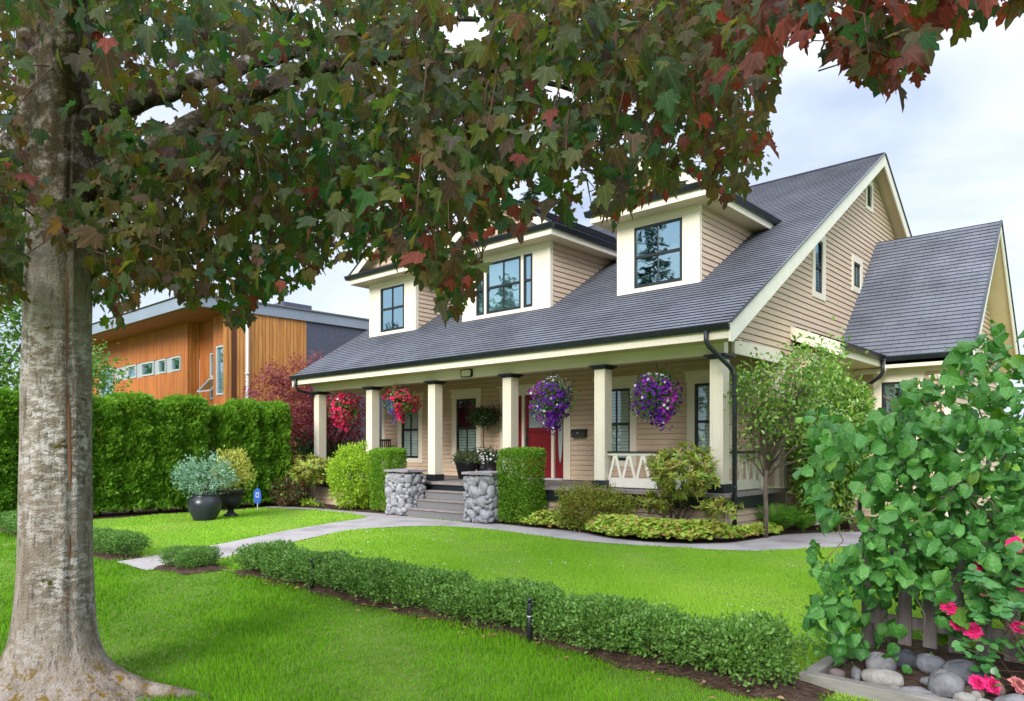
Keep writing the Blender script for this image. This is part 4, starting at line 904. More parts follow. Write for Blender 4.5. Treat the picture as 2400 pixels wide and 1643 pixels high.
shrub('evergreen_shrub', 'dark green shrub in the corner below the red maple', 'shrub', (-13.9,.2,0), (-13.9,.2,.95), (.85,.95,.9), 3000, .11, T_OVATE, M['L_dark'], 26, .4, .25, 4, 6, .07, .3)
shrub('evergreen_shrub', 'dark leafy shrub under the porch end between the first two columns', 'shrub', (-14.3,2.0,0), (-14.3,2.0,.9), (.8,1.1,.9), 2600, .11, T_OVATE, M['L_dark'], 27, .4, .25, 4, 6, .07, .3)
shrub('bronze_azalea', 'low bronze and olive azalea spreading under the porch edge', 'shrub', (-2.35,-.72,0), (-2.35,-.74,.40), (.86,.42,.44), 10000, .050, T_OVATE, M['L_bronze'], 28, .5, .34, 4, 7, .04, .4)
shrub('fern_base_herbs', 'small green herbs along the path edge below the pieris', 'plant', (-12.0,-1.15,0), (-12.0,-1.12,.08), (.85,.12,.10), 500, .06, T_OVATE, M['L_azalea'], 29, .5, .2, 4, 5, .05, .4, nst=0)
# hardy geranium, a mass nobody could count
def cover(name, label, poly, n, h, m, seed, size, tm):
    r = np.random.default_rng(seed); xs = [p[0] for p in poly]; ys = [p[1] for p in poly]; Q = []
    p = np.column_stack([r.uniform(min(xs), max(xs), n*6), r.uniform(min(ys), max(ys), n*6)]); p = p[inside(p, poly)][:n]; n = len(p)
    q = np.array(catmull(poly+poly[:1], 6)); d = np.sqrt(((p[:,None,:]-q[None,:,:])**2).sum(2)).min(1)
    top = h*np.clip(.25+d/.30, .25, 1)*(1+.18*lumpf(np.column_stack([p, p[:,:1]*0]), seed, 6)); z = top*(1-.5*r.random(n)**2)+.01
    N = np.column_stack([r.normal(size=n)*.55, r.normal(size=n)*.55-.25, np.ones(n)]); a = r.uniform(0, 6.28, n); A = np.column_stack([np.cos(a), np.sin(a), -.25*np.ones(n)])
    o = leaves(name, np.column_stack([p, z]), A, N, size*r.uniform(.6, 1.3, n), tm, m, None, None, (0, 0, 0)); return tag(o, label, 'ground cover', None, 'stuff')
cover('geranium_cover', 'yellow-green geranium ground cover edging the path in front of the porch', [(.66,1.15),(.58,.4),(.48,-.62),(.02,-1.20),(-.6,-1.46),(-1.4,-1.46),(-2.05,-1.24),(-2.3,-.98),(-1.6,-.72),(-.6,-.62),(.1,-.5),(.34,-.1),(.4,1.0)], 8000, .36, M['L_ger'], 31, .08, T_GER)
cover('geranium_cover', 'small geranium patch at the foot of the right clipped box', [(-3.95,-1.05),(-2.95,-1.02),(-2.9,-.5),(-3.1,-.3),(-3.75,-.35)], 1500, .32, M['L_ger'], 32, .075, T_GER)
# ferns
def fern(label, c, n, ln, seed):
    r = np.random.default_rng(seed); root = empty('fern', c, label, 'fern', 'ferns by the side path'); Q, A, N, S = [], [], [], []; b = MB()
    for i in range(n):
        a = r.uniform(0, 6.28); l = ln*r.uniform(.7, 1.15); e_ = r.uniform(.85, 1.4); prev = np.array(c, float); pts = []
        for k in range(17):
            t = k/16; p = np.array(c)+np.array([math.cos(a)*l*t*.8*(1.25-e_*.35), math.sin(a)*l*t*.8*(1.25-e_*.35), l*e_*(t-.62*t*t)]); pts.append(p)
            if k > 1:
                d = unit(p-prev); s_ = np.cross(d, [0, 0, 1]); up_ = np.cross(s_, d)
                for sg in (-1, 1): Q.append(p); A.append(s_*sg+d*.5-up_*.15); N.append(up_); S.append(l*.22*math.sin(min(1, t*1.15+.1)*math.pi)**.8+.012)
            prev = p
        b.tube(pts[::2], .003, 4)
    leaves('fronds', Q, A, N, np.array(S), ([(0,0,0),(.13,.4,.02),(0,1,-.05),(-.13,.4,.02)], [(0,1,2),(0,2,3)]), M['L_fern'], root, wide=.62); b.build('stalks', M['L_fern'], root)
fern('bright green fern close to the slim camellia trunk', (.52,1.45,.0), 24, 1.0, 41); fern('low fern at the end of the geranium edging', (.78,1.9,0), 17, .8, 42); fern('fern in the shade of the dense side shrub', (.55,2.3,0), 17, .9, 43); fern('small fern spilling over the side path', (1.15,2.35,0), 14, .6, 44)

# camellia with a slim bare trunk
cam_ = empty('camellia_tree', (.62,.50,0), 'open camellia tree with slim grey trunk beside the porch railing', 'tree')
r = np.random.default_rng(61); b = MB(); tr0 = [(.62,.50,0),(.63,.50,.45),(.61,.52,.9),(.62,.55,1.25)]; b.tube(tr0, [.05,.045,.042,.038], 8)
tips = []
for i in range(24):
    t = np.array([.74+r.uniform(-.75,1.1), .75+r.uniform(-.6,1.1), r.uniform(1.8,3.4)]); s_ = np.array([.62,.53,r.uniform(.95,1.3)]); m_ = (s_+t)/2+r.normal(size=3)*.09; tips.append(t); b.tube([s_, m_, t], [.020,.013,.005], 5)
    for q_ in range(4): t2 = t*.6+m_*.4+r.normal(size=3)*.26; b.tube([m_, (m_+t2)/2+r.normal(size=3)*.04, t2], [.008,.006,.003], 4); tips.append(t2)
b.build('trunk', M['stem'], cam_, True)
P = np.repeat(np.array(tips), 36, 0)+r.normal(size=(len(tips)*36, 3))*.17; n = len(P); D = r.normal(size=(n, 3))
leaves('crown', P, D+np.array([0, 0, .2]), r.normal(size=(n, 3))*.7+np.array([0, -.2, .8]), .098*r.uniform(.6, 1.2, n), T_OVATE, M['L_cam'], cam_)
P = np.array(tips)[r.choice(len(tips), 9)]+r.normal(size=(9, 3))*.1
leaves('red_buds', P, r.normal(size=(9, 3)), r.normal(size=(9, 3)), .05, T_FLOWER, petal('red_bud', [(.5,.02,.02),(.55,.05,.03)]), cam_)
shrub('leafy_shrub', 'dense glossy shrub against the bay wall behind the camellia', 'shrub', (1.22,2.9,0), (1.08,2.70,1.72), (.70,.85,1.55), 13000, .095, T_OVATE, M['L_cam'], 62, .45, .22, 3.5, 7, .07, .1, nst=14, r0=.02)

# red japanese maple at the far porch end
ac = empty('red_maple_tree', (-15.0,1.4,0), 'dark red laceleaf maple beyond the left porch column', 'tree'); r = np.random.default_rng(63); b = MB(); T = []
for i in range(15):
    a = r.uniform(0, 6.28); t = np.array([-15.0+math.cos(a)*r.uniform(.6,2.0), 1.4+math.sin(a)*r.uniform(.6,2.1), r.uniform(1.5,4.2)]); m_ = (t+np.array([-15.0,1.4,.8]))/2+r.normal(size=3)*.2; T.append(t); b.tube([(-15.0,1.4,0), (-15.0+r.normal()*.05,1.4+r.normal()*.05,.7), m_, t], [.09,.07,.035,.008], 6)
b.build('trunk', M['twig'], ac, True)
P, D = blob(2300, (-14.9,1.0,2.7), (1.7,2.2,1.6), .75, .2, 63, 3, .9, r); P[:,2] = np.round(P[:,2]/.42)*.42+r.normal(size=len(P))*.07; P, D = clump(P, D, 9, .10, r); n = len(P)
P2, D2 = clump(*blob(70, (-14.6,-.35,3.9), (.5,.5,.35), .8, .3, 64, 4, None, r), 9, .1, r); P3, D3 = clump(*blob(60, (-15.1,1.2,4.5), (.7,.9,.3), .8, .3, 65, 4, None, r), 9, .1, r)
P = np.concatenate([P, P2, P3]); D = np.concatenate([D, D2, D3]); n = len(P)
leaves('crown', P, D*np.array([1,1,.2])+r.normal(size=(n, 3))*.5+np.array([0,0,-.35]), r.normal(size=(n, 3))*.6+np.array([0,0,1]), .105*r.uniform(.6,1.25,n), T_ACER, M['L_acer'], ac)

# ------------------------------------------------------------------ pots on the lawn, small sign
def pot(name, label, c, prof, m, n=28):
    root = empty(name, c, label, 'planter'); b = MB(); b.lathe(prof, c, n); b.build('pot', m, root, True)
    rt = prof[-3][0]; b = MB(); b.lathe([(rt*.93, prof[-1][1]-.05), (rt*.93, prof[-1][1]-.045)], c, 20); b.build('potting_soil', M['soil'], root); return root
pot('glazed_pot', 'round dark glazed pot on the lawn holding the blue-green plant', (-10.17,-4.77,0), [(.22,0),(.24,.02),(.34,.22),(.365,.36),(.35,.46),(.29,.53),(.275,.56),(.30,.585),(.29,.60),(.26,.585),(.25,.54)], M['planter'])
pot('footed_urn', 'black footed urn on the lawn holding the golden plant', (-10.62,-3.93,0), [(.17,0),(.17,.04),(.10,.08),(.065,.15),(.10,.20),(.23,.27),(.27,.36),(.26,.42),(.29,.56),(.34,.62),(.33,.64),(.29,.62),(.28,.58)], M['castiron'])
shrub('blue_green_plant', 'blue-green leafy plant spreading from the round glazed pot', 'plant', (-10.17,-4.77,.55), (-10.25,-4.75,1.0), (.68,.62,.44), 2600, .062, T_OVATE, M['L_blue'], 66, .5, .28, 4, 6, .06, .2, zmin=.5, nst=8)
shrub('golden_plant', 'golden yellow shrub growing in the footed urn', 'plant', (-10.62,-3.93,.58), (-10.6,-3.9,1.08), (.36,.40,.5), 1900, .066, T_OVATE, M['L_gold'], 67, .5, .25, 4, 6, .05, .5, zmin=.55, nst=6)
sg = empty('stake_sign', (-11.75,-2.62,0), 'small blue pointed sign on a stake by the end of the path', 'sign'); b = MB(); b.tube([(-11.75,-2.62,0),(-11.75,-2.62,.2)], .012, 6); b.build('stake', M['alum'], sg)
b = MB(); v = (RT*1.0); pl = [(-.075,.19),(.075,.19),(.105,.32),(.09,.50),(0,.60),(-.09,.50),(-.105,.32)]
f_ = lambda q, d: tuple(np.array([-11.75,-2.62,0])+RT*q[0]-FW*d+np.array([0,0,q[1]])); n = len(pl)
b.add([f_(q, 0) for q in pl]+[f_(q, .012) for q in pl], [tuple(range(n))[::-1], tuple(range(n, 2*n))]+[(i, (i+1) % n, n+(i+1) % n, n+i) for i in range(n)]); b.build('sign_plate', mat('blue_plastic', (.01,.09,.42), .4, .5), sg)
b = MB()
for a_, c_ in (((-.04,.34),(-.03,.46)), ((.03,.34),(.04,.46)), ((-.03,.34),(.03,.355)), ((-.03,.445),(.03,.46))): b.quad(f_((a_[0],a_[1]),.014), f_((c_[0],a_[1]),.014), f_((c_[0],c_[1]),.014), f_((a_[0],c_[1]),.014))
b.build('emblem', M['white'], sg)

# ------------------------------------------------------------------ stone piers
def pier(x0, x1, y0, y1, h, label, seed):
    root = empty('stone_pier', ((x0+x1)/2, (y0+y1)/2, 0), label, 'stone pier', 'river stone piers at the steps'); r = np.random.default_rng(seed)
    b = MB(); b.box(x0+.05, x1-.05, y0+.05, y1-.05, 0, h); b.build('pier_core', M['mortar'], root)
    b = MB()
    def stone(c, u, v, n_, a, c_h, ang):
        pts, fs = [], []; nu, nv = 10, 6; ph = r.uniform(0, 6.28, 4)
        for i in range(nv+1):
            th_ = math.pi*i/nv
            for k in range(nu):
                p_ = 2*math.pi*k/nu; q_ = np.array([math.sin(th_)*math.cos(p_), math.sin(th_)*math.sin(p_), math.cos(th_)]); q_ = np.sign(q_)*np.abs(q_)**.8; q_ = q_*(1+.10*math.sin(2*p_+ph[0])+.07*math.sin(3*p_+ph[1]+th_))
                ca, sa = math.cos(ang), math.sin(ang); uu = (q_[0]*ca-q_[1]*sa*.0)*a; x_, y_ = q_[0]*a, q_[1]*c_h; uu = x_*ca-y_*sa; vv = x_*sa+y_*ca
                pts.append(np.array(c)+np.array(u)*uu+np.array(v)*vv+np.array(n_)*q_[2]*.075)
        for i in range(nv):
            for k in range(nu): fs.append((i*nu+k, i*nu+(k+1) % nu, (i+1)*nu+(k+1) % nu, (i+1)*nu+k))
        b.add(pts, fs)
    for (ox, oy), u, n_, wd in (((x0, y0), (1,0,0), (0,-1,0), x1-x0), ((x1, y0), (0,1,0), (1,0,0), y1-y0), ((x0, y0), (0,1,0), (-1,0,0), y1-y0)):
        pl = []          # packed by rejection, large stones first
        for s_ in [.150]*80+[.125]*160+[.10]*260+[.075]*400+[.05]*500:
            a = s_*r.uniform(.85, 1.0); hh = s_*r.uniform(.7, 1.25); q_ = (r.uniform(a*.75, wd-a*.75), r.uniform(hh*.8, h-hh*.72)); rm = (a+hh)/2
            if all(math.hypot((q_[0]-p[0]), (q_[1]-p[1])) > (rm+p[2])*.80 for p in pl):
                pl.append((*q_, rm)); c = np.array([ox, oy, 0])+np.array(u)*q_[0]+np.array([0, 0, q_[1]])+np.array(n_)*-.022
                stone(c, u, (0,0,1), n_, a, hh, r.normal()*.35)
    b.build('river_stones', M['stone'], root, True)
    b = MB(); pr = []
    for i in range(28): a = 2*math.pi*i/28; q_ = 1/max(abs(math.cos(a)), abs(math.sin(a))); q_ = min(q_, 1.28); pr.append(((x0+x1)/2+math.cos(a)*q_*((x1-x0)/2+.075)*(1+.03*r.normal()), (y0+y1)/2+math.sin(a)*q_*((y1-y0)/2+.075)*(1+.03*r.normal())))
    n = len(pr); zc = lambda: h+.085+r.normal()*.004
    b.add([(x, y, h+.012+r.normal()*.004) for x, y in pr]+[(x, y, h+.06+r.normal()*.006) for x, y in pr]+[((x0+x1)/2, (y0+y1)/2, h+.09)], [tuple(range(n))[::-1]]+[(i, (i+1) % n, n+(i+1) % n, n+i) for i in range(n)]+[(n+i, n+(i+1) % n, 2*n) for i in range(n)]); b.build('cap_slab', M['slab'], root)
pier(-8.26, -7.50, -1.14, -.52, 1.04, 'river stone pier with slab cap left of the porch steps', 71)
pier(-5.50, -4.76, -1.14, -.52, 1.04, 'river stone pier with slab cap right of the porch steps', 72)

# ------------------------------------------------------------------ things on the porch
root = pot('tapered_planter', 'wide tapered charcoal planter on the porch with grassy herbs', (-8.18,1.55,.80), [(.20,0),(.21,.01),(.30,.42),(.315,.44),(.30,.46),(.285,.45),(.27,.40)], M['castiron'])
shrub('grassy_herb', 'grey-green grassy herb in the tapered porch planter', 'plant', (-8.18,1.55,1.22), (-8.18,1.55,1.32), (.36,.34,.17), 1500, .10, T_LANCE, M['L_grey'], 73, .6, .1, 4, 6, .05, .9, zmin=1.2, nst=0)
urn_prof = [(.13,0),(.13,.03),(.07,.07),(.06,.10),(.14,.15),(.16,.20),(.14,.23),(.15,.36),(.19,.44),(.205,.46),(.19,.47),(.17,.45),(.16,.42)]
pot('porch_urn', 'black urn on the porch filled with white flowers', (-7.32,1.62,.80), urn_prof, M['castiron'])
wf = shrub('white_flower_plant', 'mound of white flowers in the small porch urn', 'plant', (-7.32,1.62,1.22), (-7.32,1.62,1.36), (.31,.30,.17), 700, .06, T_OVATE, M['L_topiary'], 74, .6, .1, 4, 5, .04, .5, zmin=1.2, nst=0)
P, D = blob(90, (-7.32,1.62,1.37), (.34,.33,.20), .1, .1, 75, 4, 1.2); leaves('blooms', P, np.cross(D, rand_dir(len(D))), D+rng.normal(size=D.shape)*.3, .055, T_FLOWER, M['F_white'], wf)['kind'] = 'stuff'
pot('porch_urn', 'tall black urn on the porch under the standard topiary', (-7.98,2.02,.80), [(r_*1.35, z*1.45) for r_, z in urn_prof], M['castiron'])
tp = empty('topiary_tree', (-7.98,2.02,1.40), 'standard topiary with dark round head and bare stem in the tall urn', 'plant'); b = MB(); b.tube([(-7.98,2.02,1.40),(-7.99,2.02,1.8),(-7.97,2.02,2.35)], [.018,.016,.013], 7); b.build('trunk', M['twig'], tp, True)
r = np.random.default_rng(76); P, D = clump(*blob(330, (-7.98,2.02,2.52), (.40,.38,.24), .6, .25, 76, 4, None, r), 7, .05, r); n = len(P); leaves('crown', P, D+np.array([0,0,-.3])+r.normal(size=(n, 3))*.6, D+r.normal(size=(n, 3))*.6, .065*r.uniform(.7,1.2,n), T_OVATE, M['L_topiary'], tp)
P, D = clump(*blob(120, (-7.98,2.0,1.48), (.36,.34,.13), .5, .2, 77, 4, None, r), 6, .05, r); n = len(P); leaves('underplanting', P, D+np.array([0,0,.3])+r.normal(size=(n, 3))*.6, D+r.normal(size=(n, 3))*.6, .06, T_OVATE, M['L_topiary'], tp)
P, D = blob(45, (-7.98,2.0,1.5), (.38,.36,.14), .1, .1, 78, 4, None, r); leaves('blooms', P, np.cross(D, rand_dir(len(D))), D, .05, T_FLOWER, M['F_white'], tp)['kind'] = 'stuff'
mb = empty('mailbox', (-5.04,2.50,1.90), 'black wall mailbox to the right of the red door', 'mailbox'); b = MB(); b.prism([(2.53,1.90),(2.40,1.90),(2.40,2.04),(2.43,2.09),(2.53,2.11)], 0, -5.25, -4.83); b.build('box', M['metal'], mb, bevel=.008)
b = MB(); b.prism([(2.535,2.118),(2.43,2.098),(2.392,2.045),(2.392,1.995),(2.398,1.995),(2.399,2.042),(2.434,2.09),(2.535,2.110)], 0, -5.262, -4.818); b.build('lid', M['metal'], mb)
b = MB(); b.box(-5.06,-5.02,2.388,2.392,2.0,2.02); b.build('emblem', M['alum'], mb)
b = MB(); b.lathe([(.035,0),(.05,.02),(.03,.05)], (-5.32,2.5,2.09), 10); tag(b.build('doorbell', M['alum']), 'small round doorbell between the door trim and the mailbox', 'doorbell')
bench = empty('porch_chair', (-12.45,1.9,.82), 'dark slatted chair at the far end of the porch', 'chair'); b = MB(); b.box(-12.7,-12.2,1.7,2.15,1.22,1.26); b.build('seat', M['metal'], bench)
for x in (-12.68,-12.24):
    for y in (1.72,2.12): b = MB(); b.box(x-.02,x+.02,y-.02,y+.02,.80,1.22); b.build('leg', M['metal'], bench)
b = MB()
for i in range(6): b.box(-12.69+i*.095,-12.66+i*.095,2.12,2.15,1.262,1.85)
b.box(-12.72,-12.18,2.11,2.16,1.852,1.92); b.build('backrest', M['metal'], bench)

# ------------------------------------------------------------------ hanging baskets
def basket(x, label, main, spec, z, rx, rz, seed):
    y = .10; root = empty('hanging_basket', (x, y, z), label, 'flower basket', 'hanging flower baskets under the porch beam'); r = np.random.default_rng(seed)
    b = MB(); b.lathe([(.05,-.10),(.15,-.06),(.22,.04),(.24,.12),(.23,.125),(.2,.1)], (x, y, z+.05), 16); b.build('bowl', M['twig'], root, True)
    b = MB(); top = (x, y, 3.31)
    for a in (0, 2.09, 4.19): b.tube([(x+.23*math.cos(a), y+.23*math.sin(a), z+.16), (x, y, min(3.1, z+.62))], .004, 4)
    b.tube([(x, y, min(3.1, z+.62)), (x+.03, y, min(3.1, z+.62)+.05), (x-.02, y, 3.25), top], .008, 6); b.build('hanger', M['metal'], root)
    P, D = clump(*blob(230, (x, y, z), (rx*.9, rx*.9, rz*.92), .75, .18, seed, 4, None, r), 6, .05, r); n = len(P)
    leaves('foliage', P, D+np.array([0,0,-.3])+r.normal(size=(n, 3))*.6, D+r.normal(size=(n, 3))*.5, .058, T_OVATE, M['L_basket'], root)
    P, D = blob(main, (x, y, z), (rx, rx, rz), .28, .26, seed, 3, None, r); P[:,2] -= .10*np.clip(lumpf(D, seed+3, 4), 0, 1)*(P[:,2] < z)
    ta = r.uniform(0, 6.28); P2, D2 = blob(int(main*.22), (x+.2*math.cos(ta), y-.1, z-rz*.82), (.24, .2, .30), .6, .3, seed+7, 4, None, r); D2[:,2] = -abs(D2[:,2]); P, D = np.concatenate([P, P2]), np.concatenate([D, D2])
    A = unit(np.cross(D, rand_dir(len(D), r))); sc_ = r.uniform(.75, 1.15, len(P)); sel = np.full(len(P), -1)
    for i, (nm, m, f) in enumerate(spec):
        k = (sel < 0) & f(D, r); sel[k] = i
        if k.sum(): leaves(nm, P[k], A[k], D[k]+r.normal(size=(k.sum(), 3))*.35+np.array([0,0,.15]), (.080 if 'pink' in nm else .066)*sc_[k], T_FLOWER, m, root)['kind'] = 'stuff'
    return root
allf = lambda D, r: np.ones(len(D), bool)
wtop = lambda D, r: (D[:,2] > .80)
mag = lambda D, r: (lumpf(D, 91, 2.2)+.5*D[:,2]+r.normal(size=len(D))*.2 > -.02)
wsp = lambda D, r: (r.random(len(D)) < .07)
basket(-1.385, 'violet and magenta petunia basket nearest the corner column', 620, [('white_blooms', M['F_white'], wtop), ('white_sprigs', M['F_white'], wsp), ('magenta_blooms', M['F_magenta'], mag), ('violet_blooms', M['F_purple'], allf)], 2.66, .50, .50, 81)
basket(-3.98, 'violet petunia basket in front of the red door', 620, [('white_blooms', M['F_white'], wtop), ('white_sprigs', M['F_white'], lambda D, r: r.random(len(D)) < .05), ('magenta_blooms', M['F_magenta'], lambda D, r: (-D[:,0]*.8-D[:,1]*.2+lumpf(D, 92, 3)*.4 > .45)), ('violet_blooms', M['F_purple'], allf)], 2.66, .48, .52, 82)
basket(-9.155, 'hot pink petunia basket with a blue lobelia side', 430, [('white_blooms', M['F_white'], lambda D, r: (D[:,2] > .55) & (r.random(len(D)) < .3)), ('lobelia_blooms', M['F_blue'], lambda D, r: (-RT@D.T > .42) & (D[:,2] < .2)), ('pink_blooms', M['F_pink'], lambda D, r: (D[:,2] > -.72))], 2.86, .52, .40, 83)
basket(-11.745, 'all hot pink petunia basket at the far end of the porch', 430, [('white_blooms', M['F_white'], lambda D, r: (D[:,2] > .5) & (r.random(len(D)) < .12)), ('pink_blooms', M['F_pink'], lambda D, r: lumpf(D, 95, 3) > -.6)], 2.80, .46, .47, 84)
# ------------------------------------------------------------------ modern neighbour house
nb = empty('timber_house', (-24.5, 3.5, 0), 'modern flat-roofed timber house beyond the tall hedge', 'house')
NF = Wall('x', -.16, -1); NS = Wall('y', -18.0, 1)
zt = 6.25
def front_wall(name, W, u0, u1, z0, z1, holes, m):
    b = MB(); us = sorted({u0, u1} | {v for h in holes for v in h[:2]}); zs = sorted({z0, z1} | {v for h in holes for v in h[2:]})
    for a, c in zip(us[:-1], us[1:]):
        for e_, f in zip(zs[:-1], zs[1:]):
            if any(h[0] < (a+c)/2 < h[1] and h[2] < (e_+f)/2 < h[3] for h in holes): continue
            W.box(b, a, c, -.2, 0, e_, f)
    return b.build(name, m, nb)
strip = (-28.75, -21.95, 4.60, 5.20)
front_wall('cladding', NF, -31.8, -21.4, 0, zt+.3, [(-30.45, -28.76, 3.0, 5.25), strip], M['cedar'])
NB_ = Wall('x', .30, -1)
front_wall('cladding', NB_, -21.4, -19.35, 0, zt+.3, [(-20.55, -19.50, 3.45, 5.20)], M['cedar'])
front_wall('cladding', NF, -19.35, -18.0, 0, zt+.3, [(-19.12, -18.30, 3.50, 5.28)], M['cedar'])
b = MB(); b.box(-21.6, -21.395, -.15, .29, 0, zt+.29); b.box(-19.355, -19.2, -.15, .29, 0, zt+.29); build_each(b, 'return_wall', M['cedar2'], nb)
b = MB(); b.box(-18.2, -17.99, -.36, -.17, 0, zt+.32); b.box(-18.2, -18.0, .04, 2.78, 0, zt+.3); build_each(b, 'side_cladding', M['cedar2'], nb)
b = MB(); b.box(-18.2, -18.004, 2.785, 12.5, 0, zt+.3); b.build('stucco_wall', M['stucco'], nb)
b = MB(); b.prism([(-1.55, 6.38), (12.7, 6.48), (12.7, 6.86), (-1.55, 6.76)], 0, -32.6, -17.93); b.build('roof_fascia', M['zinc'], nb)
b = MB(); b.prism([(-1.5, 6.76), (12.7, 6.861), (12.7, 6.90), (-1.6, 6.81)], 0, -32.65, -17.88); b.build('roof_edge', M['mortar'], nb)
b = MB(); b.box(-32.4, -18.25, -1.45, .9, 6.355, 6.375); b.build('eave_soffit', M['cedarsoff'], nb)
def nwin(W, u0, u1, z0, z1, label=None):
    b = MB(); f = .06
    for a in ((u0, u0+f, z0, z1), (u1-f, u1, z0, z1), (u0+f, u1-f, z0, z0+f), (u0+f, u1-f, z1-f, z1)): W.box(b, a[0], a[1], -.12, .02, a[2], a[3])
    o = b.build('window', M['alum'], nb)
    if label: o['label'] = label
    b = MB(); b.quad(W.P(u0+f, -.05, z0+f), W.P(u1-f, -.05, z0+f), W.P(u1-f, -.05, z1-f), W.P(u0+f, -.05, z1-f)); b.build('pane', M['glass'], o)
    b = MB(); W.box(b, u0-.05, u1+.05, -.62, -.6, z0-.05, z1+.05); b.build('curtain', M['curtain'], o); return o
for u0, u1 in ((-27.2, -26.25), (-25.75, -24.45), (-24.05, -23.3), (-22.85, -21.97)): nwin(NF, u0+.02, u1-.02, strip[2]+.02, strip[3]-.02)
b = MB()
for u0, u1 in ((-28.75, -27.2), (-26.25, -25.75), (-24.45, -24.05), (-23.3, -22.85)): NF.box(b, u0, u1, -.12, -.03, strip[2], strip[3])
build_each(b, 'infill_panel', M['panel'], nb)
nwin(NF, -30.43, -28.78, 3.02, 5.23); w_ = nwin(NB_, -20.53, -19.52, 4.28, 5.18); nwin(NB_, -20.53, -19.52, 3.46, 4.0); nwin(NF, -19.1, -18.32, 3.52, 5.26, 'tall window beside the house corner')
b = MB(); NB_.poly(b, [(-20.53, 4.0), (-19.52, 4.0), (-19.52, 4.27), (-20.53, 4.27)], -.1, .0); b.build('transom', M['alum'], nb)
b = MB(); p0, p1 = NB_.P(-20.53, .03, 4.22), NB_.P(-19.52, .03, 4.22); q0, q1 = NB_.P(-20.53, .48, 3.72), NB_.P(-19.52, .48, 3.72)
for a, c in ((p0, p1), (q0, q1), (p0, q0), (p1, q1)): b.bar(a, c, .05, .05)
aw = b.build('open_awning_sash', M['alum'], nb); b = MB(); b.quad(p0, p1, q1, q0); b.build('pane', M['glass'], aw)
b = MB(); b.tube([(-17.93, .38, .2), (-17.93, .38, 6.4)], .055, 10); b.tube([(-17.93, .38, 4.2), (-17.93, .38, 4.3)], .07, 10); b.build('downspout', M['alum'], nb, smooth=True)
b = MB(); b.box(-21.4, -18.0, -.60, -.17, 2.9, 3.12); b.build('ledge', M['cedar'], nb)
b = MB(); b.box(-20.2, -18.6, 2.2, 3.4, 6.88, 7.15); b.build('roof_unit', M['stucco'], nb)

# ------------------------------------------------------------------ distant trees
def conifer(name, label, x, y, h, rad, seed, group, n=150):
    r = np.random.default_rng(seed); root = empty(name, (x, y, 0), label, 'tree', group); b = MB(); b.tube([(x, y, 0), (x, y, h*.5), (x, y, h)], [h*.016, h*.010, .01], 7); b.build('trunk', M['twig'], root, True); Q, A, N = [], [], []
    for i in range(n):
        t = (i+.5)/n; z = h*(.10+.9*t); L_ = rad*(1-t)**.8*r.uniform(.7, 1.1)+.12; a = r.uniform(0, 6.28); d = np.array([math.cos(a), math.sin(a), 0]); k = max(int(L_*9), 3)
        for j in range(k):
            u = (j+.6)/k; p = np.array([x, y, z])+d*L_*u+np.array([0, 0, -.28*L_*u*u+.06*L_*u])
            for s_ in (-1, 1): Q.append(p+r.normal(size=3)*.05); A.append(d*.8+np.array([-d[1], d[0], 0])*s_*r.uniform(.4, 1.1)+np.array([0, 0, -.25])); N.append(np.array([0, 0, 1])+r.normal(size=3)*.35)
    leaves('crown', Q, A, N, .55*r.uniform(.6, 1.2, len(Q))*(h/15), T_SPRAY, M['L_conifer'], root); return root
conifer('spruce_tree', 'tall spruce with its tip above the roof behind the middle dormer', -23.1, 21.8, 18.0, 2.9, 101, 'spruces far behind the beige house')
conifer('spruce_tree', 'broad spruce behind the roof left of the middle dormer', -27.0, 20.0, 15.0, 3.2, 102, 'spruces far behind the beige house')
conifer('spruce_tree', 'shorter spruce whose twigs show beside the far dormer', -30.5, 17.5, 11.5, 2.6, 103, 'spruces far behind the beige house')
for i, (x, y, h) in enumerate(((-16.5, -22, 15), (-12.5, -25, 12), (-29, -23, 14), (-41, -22, 12), (-35, -26, 17))):
    conifer('spruce_tree', ('spruce across the street mirrored in the dormer windows'), x, y, h, 3.4, 110+i, 'spruces across the street, seen only as reflections', 110)
def leafy(name, label, base, c, rad, n, size, m, seed, k=10, spread=.22, r0=.14, nst=12, group=None):
    r = np.random.default_rng(seed); root = empty(name, base, label, 'tree', group); P, D = blob(n//k, c, rad, .7, .28, seed, 3.2, .6, r); T = P[r.choice(len(P), nst)]
    P, D = clump(P, D, k, spread, r); n2 = len(P); leaves('crown', P, D*.4+r.normal(size=(n2, 3))*.6+np.array([0, 0, -.2]), r.normal(size=(n2, 3))*.7+np.array([0, 0, .8]), size*r.uniform(.6, 1.2, n2), T_OVATE, m, root)
    stems('trunk', base, T, M['stem'], root, r0, 6, .15, seed); return root
leafy('leafy_tree', 'bright green tree behind the hedge, left of the maple trunk', (-18.6,-8.6,0), (-18.6,-8.4,5.2), (2.6,2.6,3.4), 15000, .17, M['L_tree'], 121)
leafy('leafy_tree', 'pale green young tree reaching toward the timber house', (-15.6,-6.2,0), (-15.5,-5.9,3.6), (.95,1.3,.75), 2200, .13, M['L_tree'], 122, nst=6, r0=.07)
leafy('leafy_tree', 'rounded green tree behind the timber house corner', (-38,-6,0), (-38,-6,4.5), (4,4,4.2), 9000, .28, M['L_tree'], 123)

